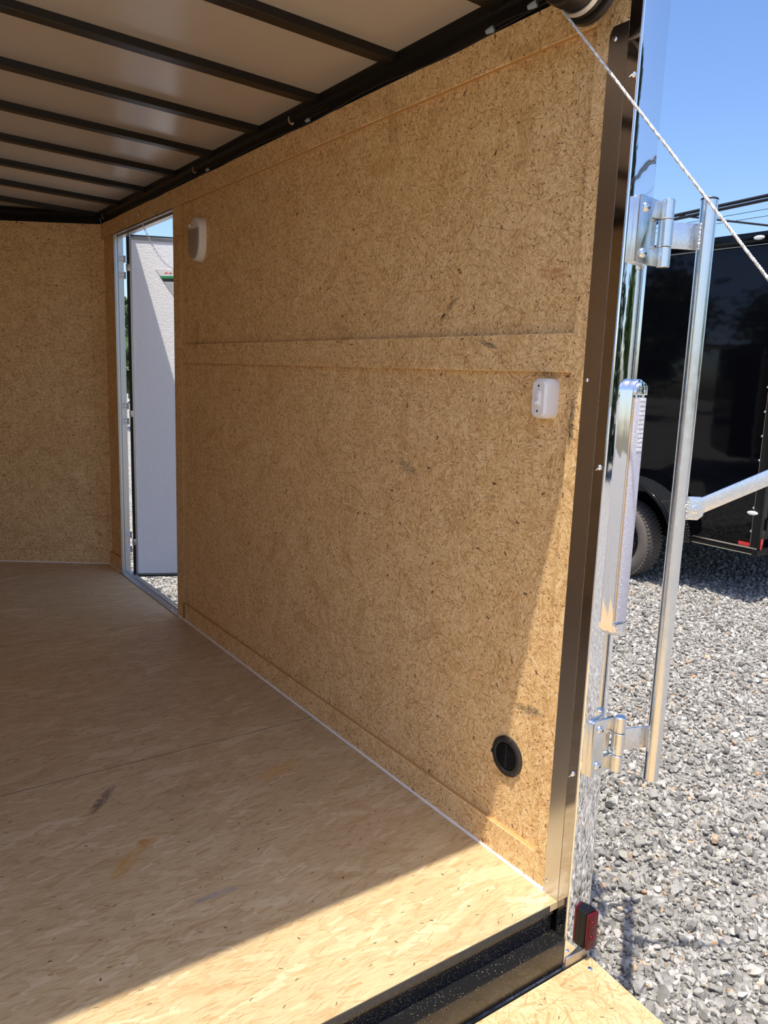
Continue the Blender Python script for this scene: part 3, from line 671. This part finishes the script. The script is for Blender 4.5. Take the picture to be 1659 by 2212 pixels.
# ------------------------------------------------------------------ side door, its frame and chain
df = struct('door_frame', (.03, 2.87, 0), 'aluminium frame and sill lining the side doorway', 'door frame')
mb = MB().prism([(.0012, 3.3180), (.0012, 3.3130), (.006, 3.3130), (.006, 3.3090), (.012, 3.3090), (.012, 3.3130), (.020, 3.3130), (.020, 3.3070), (.025, 3.3070), (.025, 3.3110), (.050, 3.3110), (.050, 3.3180)], (0, 0, .0), (1, 0, 0), (0, 1, 0), (0, 0, ZD))
mb.build('jamb', 'aluminium', df)
MB().box(.0012, .050, YD0, YD0+.005, 0, ZD).build('jamb', 'aluminium', df)
MB().prism([(.0012, ZD), (.0012, ZD-.006), (.02, ZD-.006), (.02, ZD-.016), (.050, ZD-.016), (.050, ZD)], (0, YD0, 0), (1, 0, 0), (0, 0, 1), (0, YD1-YD0, 0)).build('head', 'aluminium', df)
MB().prism([(-.014, .0), (-.012, .004), (.020, .005), (.022, .009), (.030, .009), (.032, .004), (.058, .001), (.060, -.014), (-.0, -.014)], (0, YD0-.012, .0006), (1, 0, 0), (0, 0, 1), (0, YD1-YD0+.020, 0)).build('sill', 'aluminium', df, bevel=.0006, bseg=1)
for y in (YD0+.08, YD0+.42, YD0+.80): MB().dome((-.002, y, .0052), (0, 0, 1), .005, .0025, 12).build('sill_screw', 'screw', df)

HG = Vector((.078, 3.287, 0)); DU = Vector((.913, -.408, 0)).normalized(); DN = Vector((DU.y, -DU.x, 0))      # DN: inner face normal
do = struct('door_1', HG, 'white side door standing open beyond the doorway', 'door')
def dbox(u0, u1, z0, z1, d0, d1, nm, mat, bev=0.0, par=None):
    m = MB(); vs = [HG+DU*u+DN*d+Vector((0, 0, z)) for z in (z0, z1) for u, d in ((u0, d0), (u1, d0), (u1, d1), (u0, d1))]
    m.add(vs, [(0,1,2,3),(4,5,6,7),(0,1,5,4),(1,2,6,5),(2,3,7,6),(3,0,4,7)])
    return m.build(nm, mat, do, bevel=bev, bseg=1)
DW, Z0, Z1 = .86, -.018, 1.846
dbox(.008, DW-.014, Z0+.012, Z1-.016, -.028, -.002, 'door_panel', 'door_white')
dbox(-.004, .008, Z0, Z1, -.03, .003, 'door_edge', 'aluminium', .001); dbox(DW-.014, DW, Z0, Z1, -.03, .003, 'door_edge', 'aluminium', .001)
dbox(.008, DW-.014, Z1-.016, Z1, -.03, .003, 'door_edge', 'aluminium', .001); dbox(.008, DW-.014, Z0, Z0+.012, -.03, .003, 'door_edge', 'aluminium', .001)
dbox(-.020, -.0044, Z0-.008, Z1+.010, -.020, -.006, 'gasket', 'black_matte'); dbox(0, DW, Z1+.0004, Z1+.010, -.020, -.006, 'gasket', 'black_matte'); dbox(0, DW, Z0-.010, Z0-.0004, -.020, -.006, 'gasket', 'black_matte')
dbox(.0, DW, Z0, Z1, -.036, -.0305, 'outer_skin', 'black_gloss')
for zc in (1.685, .905, .178):
    hg = struct('door_hinge', (.06, 3.3, zc), '%s aluminium strap hinge of the open side door' % ({1.685: 'topmost', .905: 'middle', .178: 'lowest'}[zc]), 'hinge')
    for dz in (.042, -.042):
        pl_ = MB().box(.027, .049, 3.3075, 3.3109, zc+dz-.018, zc+dz+.018).build('jamb_leaf', 'white_plastic', hg, bevel=.0008)
        MB().tube([(.0545, 3.306, zc+dz-.018), (.0545, 3.306, zc+dz+.018)], .0055, 10).build('knuckle', 'aluminium', hg)
        hm = MB()
        for (hx, hz) in ((.033, .009), (.042, -.008), (.040, .010), (.034, -.006)): hm.dome((hx, 3.3075, zc+dz+hz), (0, -1, 0), .0028, .0006, 8)
        sub('screw_heads', hm.mesh('screw_heads', 'dark_screw'), pl_)
    m = MB(); vs = [HG+DU*u+DN*d+Vector((0, 0, z)) for z in (zc-.018, zc+.018) for u, d in ((-.022, -.005), (.0, -.005), (.0, .004), (-.022, .004))]
    m.add(vs, [(0,1,2,3),(4,5,6,7),(0,1,5,4),(1,2,6,5),(2,3,7,6),(3,0,4,7)]).build('door_leaf', 'aluminium', hg, bevel=.001)
# paper pouch on the door
dp = thing('door_sheet', HG+DU*.22+Vector((0, 0, 1.54)), 'printed sheet with green band fixed on the open white door', 'paper')
def sheet(poly, d, nm, mat): return MB().prism(poly, HG+DN*d, DU, (0, 0, 1), -DN*.0012).build(nm, mat, dp)
sheet([(.130, 1.686), (.130, 1.683), (.162, 1.640), (.185, 1.600), (.225, 1.545), (.262, 1.497), (.52, 1.497), (.52, 1.686)], .0000, 'page', 'paper')
sheet([(.152, 1.650), (.52, 1.668), (.52, 1.650), (.30, 1.645), (.162, 1.638)], .0008, 'green_band', 'green')
sheet([(.162, 1.637), (.30, 1.644), (.52, 1.649), (.52, 1.630), (.172, 1.622)], .0008, 'black_band', 'black_matte')
sheet([(.176, 1.617), (.52, 1.623), (.52, 1.535), (.232, 1.540)], .0008, 'picture_area', 'print_grey')
sheet([(.236, 1.534), (.52, 1.530), (.52, 1.508), (.256, 1.508)], .0008, 'green_foot', 'green')
for k in range(4): sheet([(.178+.022*k, 1.664), (.194+.022*k, 1.665), (.194+.022*k, 1.671), (.178+.022*k, 1.670)], .0008, 'red_lettering', 'red_print')

ch = thing('door_chain', (0, 2.86, 1.60), 'thin steel hold-open chain from the doorway head to the open door', 'chain')
LK = MB().lathe([(.0046+.0012*math.cos(a), .0012*math.sin(a)) for a in [2*PI*i/6 for i in range(6)]], (0, 0, 0), (0, 0, 1), 16, closed=True)
LK.v = [(x+(.0105 if x > 0 else -.0105), y, z) for x, y, z in LK.v]
LKM = LK.mesh('link', 'galv')
A = Vector((-.004, 2.856, 1.872)); B = HG+DU*.235+DN*.006+Vector((0, 0, 1.690))
cpts = [A.lerp(B, s)+Vector((0, 0, -.055*4*s*(1-s))) for s in [i/400 for i in range(401)]]
acc = 0; last = cpts[0]; k = 0; nxt = .008
for p, q in zip(cpts[:-1], cpts[1:]):
    acc += (q-p).length
    if acc >= nxt:
        d = (q-p).normalized(); o = bpy.data.objects.new('link', LKM); COL.objects.link(o); o.parent = ch
        xx = d; yy = xx.cross(Vector((0, 0, 1))).normalized(); zz = xx.cross(yy)
        if k % 2: yy, zz = zz, -yy
        mtx = Matrix((xx, yy, zz)).transposed().to_4x4(); mtx.translation = p-ch.location
        o.matrix_basis = mtx; nxt += .0265; k += 1
MB().tube([(-.001, 2.858, 1.905), (-.012, 2.858, 1.897), (-.014, 2.858, 1.885), (-.006, 2.857, 1.876), (-.003, 2.857, 1.882)], .0016, 6).build('screw_hook', 'galv', ch)
MB().lathe([(.011+.0013*math.cos(a), .0013*math.sin(a)) for a in [2*PI*i/6 for i in range(6)]], B+Vector((0, 0, -.006)), DN, 20, closed=True).build('door_ring', 'dark_screw', ch)

# ------------------------------------------------------------------ the neighbouring black trailer
TX, TY, TB, TT = 4.20, 1.92, -.005, 2.165
bt = thing('cargo_trailer', (TX+1.1, 4.2, GZ), 'glossy black enclosed cargo trailer parked on the gravel beyond the door bar', 'trailer')
MB().box(TX, TX+2.15, TY+.02, 7.2, TB, TT+.06).build('body', 'black_gloss', bt, bevel=.01)
MB().box(TX-.012, TX+2.162, TY, 7.2, TT, 2.255).build('top_rail', 'black_gloss', bt, bevel=.006)
MB().box(TX-.014, TX-.004, TY, 7.2, TT-.004, TT+.002).build('rail_trim', 'silver_line', bt)
MB().box(TX-.006, TX+2.156, TY, 7.2, -.050, -.006).build('bottom_rail', 'black_steel', bt, bevel=.004)
MB().box(TX-.010, TX-.002, TY, 2.449, -.008, .002).build('sill_trim', 'silver_line', bt)
MB().box(TX-.010, TX-.002, TY+.005, 2.449, -.052, -.046).build('sill_trim', 'silver_line', bt)
MB().box(TX-.010, TX+.06, TY-.012, TY+.052, TB, TT+.02).build('rear_post', 'black_steel', bt, bevel=.006)
MB().box(TX-.0112, TX-.004, TY+.0525, TY+.0545, .01, TT-.01).build('post_seam', 'silver_line', bt)
for k in range(12): MB().dome((TX-.002, TY+.064, .12+.175*k), (-1, 0, 0), .009, .006, 10).build('side_screw', 'screw', bt)
MB().box(TX+.075, TX+2.07, TY-.004, TY+.018, .06, TT).build('rear_door', 'black_gloss', bt, bevel=.004)
MB().box(TX+.10, TX+.135, TY-.022, TY-.005, .20, 2.05).build('lock_bar', 'black_steel', bt, bevel=.004)
for zz in (.13, .95, 1.80):
    MB().box(TX+.05, TX+.20, TY-.024, TY-.0125, zz, zz+.085).build('hinge_strap', 'black_steel', bt, bevel=.004)
MB().box(TX-.0125, TX-.006, 1.979, 2.065, .004, .034).build('side_reflector', 'red_bright', bt, bevel=.002)
MB().box(TX+.006, TX+.030, TY-.020, TY-.0125, -.010, .072).build('rear_reflector', 'red_bright', bt, bevel=.002)
MB().box(TX-.02, TX+2.17, TY-.014, TY+.03, -.056, -.012).build('rear_beam', 'black_steel', bt, bevel=.004)
def oval_lamp(y, z, nm):
    m = MB(); R = [[(TX-.012-dx, y+math.cos(a)*.040*s, z+math.sin(a)*.016*s) for a in [2*PI*i/24 for i in range(24)]] for dx, s in ((-.002, 1), (.010, 1), (.016, .85), (.018, .5))]
    return loft(R).build(nm, 'clear_lamp', bt)
oval_lamp(1.980, .257, 'side_marker'); oval_lamp(2.170, 2.212, 'clearance_lamp')
# fender
WY, WZ, WR = 3.035, -.118, .330
def arch(a, b, n=20): return [(WY-math.cos(t)*a, WZ+.06+math.sin(t)*b) for t in [PI*k/n for k in range(n+1)]]
out, inn = arch(.565, .465), arch(.540, .440)
out = [(out[0][0]-.0, -.045)]+out+[(out[-1][0], -.045)]; inn = [(inn[0][0], -.045)]+inn+[(inn[-1][0], -.045)]
m = MB(); vs = []; n = len(out)
for x in (TX-.225, TX-.001): vs += [(x, a, b) for a, b in out]+[(x, a, b) for a, b in inn]
fs = []
for i in range(n-1):
    fs += [(i, i+1, 2*n+i+1, 2*n+i), (n+i, 3*n+i, 3*n+i+1, n+i+1), (i, n+i, n+i+1, i+1), (2*n+i, 2*n+i+1, 3*n+i+1, 3*n+i)]
fs += [(0, 2*n, 3*n, n), (n-1, 2*n-1, 4*n-1, 3*n-1)]
m.add(vs, fs).build('fender', 'diamond', bt)
lip = [Vector((TX-.225, a, b)) for a, b in arch(.5525, .4525)]
MB().tube([Vector((TX-.225, lip[0].y, -.04))]+lip+[Vector((TX-.225, lip[-1].y, -.04))], .016, 10).build('fender_lip', 'black_gloss', bt)
# wheel
wx0, wx1 = TX-.205, TX-.008
tp = [(.222, .012), (.235, .002), (.268, -.006), (.30, 0.0), (.318, .010), (.327, .028), (WR, .06), (WR, .137), (.327, .168), (.318, .187), (.30, .197), (.235, .195), (.222, .185)]
MB().lathe(tp, (wx0, WY, WZ), (1, 0, 0), 56, closed=True).build('tyre', 'rubber', bt)
tm = MB()
for k in range(64):
    a = 2*PI*k/64
    for (h0, h1, of) in ((.008, .040, 0), (.052, .075, .5), (.085, .112, 0), (.122, .145, .5), (.157, .189, 0)):
        aa = a+of*2*PI/64; da = .030
        vs = [(wx0+h, WY+math.cos(aa+s)*r, WZ+math.sin(aa+s)*r) for r in (.316 if h0 < .02 or h0 > .15 else .325, WR+.006 if .04 < h0 < .15 else WR+.001) for h, s in ((h0, -da), (h1, -da), (h1, da), (h0, da))]
        tm.add(vs, [(0,1,2,3),(4,5,6,7),(0,1,5,4),(1,2,6,5),(2,3,7,6),(3,0,4,7)])
tag(tm.build('tread', 'rubber', bt, smooth=False), kind='stuff')
rm = MB().lathe([(.228, .010), (.219, .004), (.212, .020), (.206, .075), (.165, .080), (.12, .050), (.095, .045), (.08, .060), (.0001, .060)], (wx0, WY, WZ), (1, 0, 0), 48)
rm.build('rim', 'rim', bt)
for k in range(8):
    a = 2*PI*k/8+.2
    MB().box(0, .012, -.018, .018, -.030, .030)
    c = Vector((wx0+.056, WY+math.cos(a)*.145, WZ+math.sin(a)*.145)); u = Vector((0, math.cos(a), math.sin(a))); v = Vector((0, -math.sin(a), math.cos(a)))
    MB().prism([(-.028, -.020), (.028, -.030), (.028, .030), (-.028, .020)], c, u, v, (.01, 0, 0)).build('rim_window', 'black_matte', bt)
for k in range(5):
    a = 2*PI*k/5; MB().lathe([(.010, 0), (.010, -.022), (.006, -.026), (.0001, -.026)], (wx0+.048, WY+math.cos(a)*.066, WZ+math.sin(a)*.066), (1, 0, 0), 6).build('lug_nut', 'screw', bt)
MB().lathe([(.038, .05), (.038, -.01), (.030, -.018), (.0001, -.020)], (wx0, WY, WZ), (1, 0, 0), 24).build('hub_cap', 'rim', bt)
MB().tube([(wx0+.07, WY, WZ), (TX+2.1, WY, WZ)], .035, 12).build('axle', 'black_steel', bt)
for yy in (2.6, 5.4): MB().box(TX+.35, TX+.45, yy-.9, yy+1.2, -.13, -.05).build('chassis_rail', 'black_steel', bt)
MB().tube([(TX+.8, 6.8, GZ), (TX+.8, 6.8, -.05)], .04, 12).build('jack_stand', 'black_steel', bt)

# ------------------------------------------------------------------ ground: bed, loose gravel, nearest stones
def sstep(a, b, v):
    t = np.clip((v-a)/(b-a), 0, 1); return t*t*(3-2*t)
def gz(x, y): return GZ-.12*sstep(1.4, 3.6, y)*(1-sstep(1.3, 3.0, x))*(1-sstep(9, 14, y))*sstep(-6, -4, x)
gr = struct('ground', (2, 2, GZ), 'grey crushed-stone yard', 'ground')
gx = np.concatenate([[-40, -20], np.arange(-8, 8.01, .4), [20, 60]]); gy = np.concatenate([[-40, -20], np.arange(-4, 16.01, .4), [30, 60]])
XX, YY = np.meshgrid(gx, gy, indexing='ij'); ZZ = gz(XX, YY); ny = len(gy)
MB().add(np.stack([XX, YY, ZZ], -1).reshape(-1, 3).tolist(), [(i*ny+j, (i+1)*ny+j, (i+1)*ny+j+1, i*ny+j+1) for i in range(len(gx)-1) for j in range(ny-1)]).build('gravel_bed', 'ground', gr)
def ico():
    bm = bmesh.new(); bmesh.ops.create_icosphere(bm, subdivisions=3, radius=1.0)
    v = np.array([x.co[:] for x in bm.verts]); f = np.array([[q.index for q in x.verts] for x in bm.faces]); bm.free(); return v, f
IV, IF = ico()
def stone_shape():
    v = IV.copy()
    for _ in range(13):
        d = RNG.normal(size=3); d /= np.linalg.norm(d); h = RNG.uniform(.36, .80)
        dd = v@d; over = np.maximum(dd-h, 0); v = v-over[:, None]*d[None]
    v = v*(1+RNG.normal(size=(len(v), 1))*.05)
    v = v*np.array([1.25, RNG.uniform(.75, 1.1), RNG.uniform(.60, .85)])
    return v
SHAPES = [stone_shape() for _ in range(14)]
def rand_rot(n):
    q = RNG.normal(size=(n, 4)); q /= np.linalg.norm(q, axis=1)[:, None]; w_, x, y, z = q.T
    return np.stack([1-2*(y*y+z*z), 2*(x*y-z*w_), 2*(x*z+y*w_), 2*(x*y+z*w_), 1-2*(x*x+z*z), 2*(y*z-x*w_), 2*(x*z-y*w_), 2*(y*z+x*w_), 1-2*(x*x+y*y)], 1).reshape(n, 3, 3)
def scatter(x0, x1, y0, y1, dens):
    n = int((x1-x0)*(y1-y0)*dens); return np.stack([RNG.uniform(x0, x1, n), RNG.uniform(y0, y1, n)], 1)
def project(P):
    d = P-np.array(CAM); k = d@np.array(CF); k2 = np.where(k > .05, k, .05)
    return IW/2+FPX*(d@np.array(CR))/k2, IH/2-FPX*(d@np.array(CU))/k2, k
def to3(p): return np.concatenate([p, gz(p[:, 0], p[:, 1])[:, None]], 1)
P = scatter(.08, 6.2, -1.0, 4.6, 3000); sx, sy, k = project(to3(P))
keep = (k > .3) & (sx > 1180) & (sx < 1850) & (sy > 1150) & (sy < 2420)
near = P[keep]
P = scatter(.08, 1.7, -.7, .9, 2200); sx, sy, k = project(to3(P)); keep = (k > .3) & (sx > 1200) & (sx < 1800) & (sy < 2420); near = np.concatenate([near, P[keep]]); n_fill = int(keep.sum()); i_fill = len(near)-n_fill
P = scatter(.08, 1.9, -1.5, .2, 900); sx, sy, k = project(to3(P)); keep = ~((k > .3) & (sx > 1180) & (sx < 1850) & (sy > 1150) & (sy < 2420)); near = np.concatenate([near, P[keep]])
P = scatter(.1, 2.2, 3.1, 6.5, 1700); sx, sy, k = project(to3(P)); keep = (sx > 200) & (sx < 480) & (sy > 1180) & (sy < 1400); near = np.concatenate([near, P[keep]])
size = np.clip(RNG.lognormal(math.log(.0102), .38, len(near)), .0048, .026)
size[i_fill:i_fill+n_fill] *= .62
tone = RNG.random(len(near)); rot = rand_rot(len(near)); shp = RNG.integers(0, len(SHAPES), len(near))
zz = gz(near[:, 0], near[:, 1])+size*RNG.uniform(.10, .75, len(near))
sx, sy, k = project(np.concatenate([near, zz[:, None]], 1))
onramp = (near[:, 0] < .10) & (near[:, 1] < -.03)
vis = (k > .3) & (sx > 1300) & (sx < 1650) & (sy > 1500) & (sy < 2205) & ~onramp
# hidden behind the ramp's edge: right of the line through its two visible ends
vis &= (sx-1270)*(2212-2060)-(sy-2060)*(1437-1270) > 0
score = np.where(vis, size/np.maximum(k, .3), 0); order = np.argsort(-score); single = order[:300]
smesh = []
for s in SHAPES:
    me = bpy.data.meshes.new('stone'); me.from_pydata(s.tolist(), [], IF.tolist()); me.materials.append(M['stone']); me.shade_smooth(); me.set_sharp_from_angle(angle=math.radians(18)); smesh.append(me)
for i in single:
    o = bpy.data.objects.new('stone', smesh[shp[i]]); COL.objects.link(o); o.parent = gr; o.matrix_parent_inverse = Matrix.Translation(-gr.location)
    mt = Matrix(rot[i].tolist()).to_4x4(); o.matrix_basis = Matrix.Translation((near[i, 0], near[i, 1], zz[i])) @ mt @ Matrix.Scale(size[i], 4)
rest = np.setdiff1d(np.arange(len(near)), single)
# small far stones use the coarser ball
def ico1():
    bm = bmesh.new(); bmesh.ops.create_icosphere(bm, subdivisions=2, radius=1.0)
    v = np.array([x.co[:] for x in bm.verts]); f = np.array([[q.index for q in x.verts] for x in bm.faces]); bm.free(); return v, f
IV1, IF1 = ico1(); IV_full, IF_full = IV, IF
IV = IV1; SH1 = [stone_shape() for _ in range(14)]
def mass(idx, shapes, F):
    V = np.stack(shapes)[shp[idx]]                        # n, nv, 3
    V = np.einsum('nij,nvj->nvi', rot[idx], V)*size[idx][:, None, None]+np.concatenate([near[idx], zz[idx][:, None]], 1)[:, None, :]
    nv = V.shape[1]; Fa = (F[None]+np.arange(len(idx))[:, None, None]*nv).reshape(-1, 3)
    return V.reshape(-1, 3), Fa, np.repeat(tone[idx], nv)
kk = k[rest]; inview = (sx[rest] > 1230) & (sx[rest] < 1760) & (sy[rest] > 1180) & (sy[rest] < 2300)
ca, cb = rest[(kk < 2.15) & inview], rest[~((kk < 2.15) & inview)]
V1, F1_, T1 = mass(ca, SHAPES, IF_full); V2, F2_, T2 = mass(cb, SH1, IF1)
V = np.concatenate([V1, V2]); Fa = np.concatenate([F1_, F2_+len(V1)]); T = np.concatenate([T1, T2])
me = bpy.data.meshes.new('loose_gravel'); me.vertices.add(len(V)); me.vertices.foreach_set('co', V.ravel())
me.loops.add(Fa.size); me.loops.foreach_set('vertex_index', Fa.ravel().astype(np.int32))
me.polygons.add(len(Fa)); me.polygons.foreach_set('loop_start', np.arange(0, Fa.size, 3, dtype=np.int32))
me.update(); at = me.attributes.new('tone', 'FLOAT', 'POINT'); at.data.foreach_set('value', T.astype(np.float32))
me.materials.append(M['gravel'])
lg = bpy.data.objects.new('loose_gravel', me); COL.objects.link(lg); lg.parent = gr; lg.matrix_parent_inverse = Matrix.Translation(-gr.location); lg['kind'] = 'stuff'

# ------------------------------------------------------------------ overhead lines
def at14(y, z, s=.62): return CAM+(Vector((14.0, y, z))-CAM)*s
for (a, b, r, lab) in (((10.116, 4.725), (7.887, 4.824), .030, 'thick black bundled power line rising past the top of the door bar'),
                       ((10.128, 4.823), (7.821, 4.296), .013, 'thinner black power line sloping down below the bundled one'),
                       ((8.938, 4.594), (7.860, 4.613), .0035, 'upper of two hairline wires in the blue sky'),
                       ((8.924, 4.473), (7.844, 4.481), .0035, 'lower of two hairline wires in the blue sky')):
    p, q = at14(*a), at14(*b); d = (q-p).normalized()
    o = thing('power_line', p-d*14, lab, 'power line')
    off = [(0, 0, 0)] if r < .02 else [(0, 0, .028), (0, 0, -.020)]
    for e in off:
        MB().tube([p+Vector(e)-d*14, p+Vector(e), q+Vector(e), q+Vector(e)+d*14], r if len(off) == 1 else r*.72, 8).build('conductor', 'wire', o)

# ------------------------------------------------------------------ trees round the yard (seen through the door gap and mirrored in the bright metal)
def leaf_cloud(centres, n, spread, leaf, mat):
    c = np.array(centres); i = RNG.integers(0, len(c), n); p = c[i, :3]+RNG.normal(size=(n, 3))*spread*c[i, 3:4]
    R = rand_rot(n); q = np.array([[-1, -.45, 0], [1, -.45, 0], [1, .45, 0], [-1, .45, 0]])*leaf
    V = np.einsum('nij,vj->nvi', R, q)*RNG.uniform(.6, 1.4, n)[:, None, None]+p[:, None, :]
    me = bpy.data.meshes.new('foliage'); me.from_pydata(V.reshape(-1, 3).tolist(), [], (np.arange(n*4).reshape(-1, 4)).tolist()); me.materials.append(M[mat]); return me
def tree(name, loc, h, kind, lab, group=None):
    t = thing(name, loc, lab, 'tree', group); x, y, z = loc
    MB().tube([(x, y, z), (x+.05, y, z+h*.35), (x, y+.05, z+h*.75)], [h*.03, h*.022, h*.008], 10).build('trunk', 'bark', t)
    if kind == 'conifer':
        cs = []
        for k in range(26):
            f = k/25; r = (1-f)**.8*h*.17+.08
            for j in range(max(3, int(9*(1-f)))):
                a = random.uniform(0, 2*PI); rr = r*random.uniform(.35, 1); cs.append((x+rr*math.cos(a), y+rr*math.sin(a), z+h*(.10+.90*f)-rr*.25, .9))
        me = leaf_cloud(cs, 6000, h*.020, .085, 'needles')
    else:
        cs = []
        for k in range(46):
            d = Vector((random.gauss(0, 1), random.gauss(0, 1), random.gauss(0, .8))).normalized()*random.uniform(.3, 1)
            cs.append((x+d.x*h*.34, y+d.y*h*.34, z+h*.60+d.z*h*.38, 1.0))
        me = leaf_cloud(cs, 6500, h*.055, .15, 'leaves')
    link('foliage', me, t)
tree('conifer', (9.6, -7.6, GZ), 6.6, 'conifer', 'tall dark conifer mirrored in the polished corner post')
tree('conifer', (11.6, -9.9, GZ), 5.6, 'conifer', 'shorter conifer behind the tall one mirrored in the corner post')
tree('broadleaf_tree', (13.4, -6.6, GZ), 4.4, 'broad', 'bushy tree beside the mirrored conifers')
tree('broadleaf_tree', (7.6, -10.8, GZ), 4.0, 'broad', 'low bushy tree in front of the mirrored conifers')
tree('broadleaf_tree', (5.5, 18.5, GZ), 3.2, 'broad', 'green tree glimpsed through the gap behind the open side door')
for k, (x, y, h) in enumerate(((-9.5, 2.5, 7.4), (-9.8, 10.6, 7.8), (-9.2, 18.8, 7.6), (-18.2, 6.4, 9.4), (-18.6, 16.0, 9.6), (-18.0, 25.8, 9.2))):
    tree('broadleaf_tree', (x, y, GZ), h, 'broad', ('nearest', 'middle', 'farthest')[k % 3]+' tree of the %s row mirrored darkly in the black trailer side' % ('front', 'taller back')[k//3], 'trees along the far side of the yard')
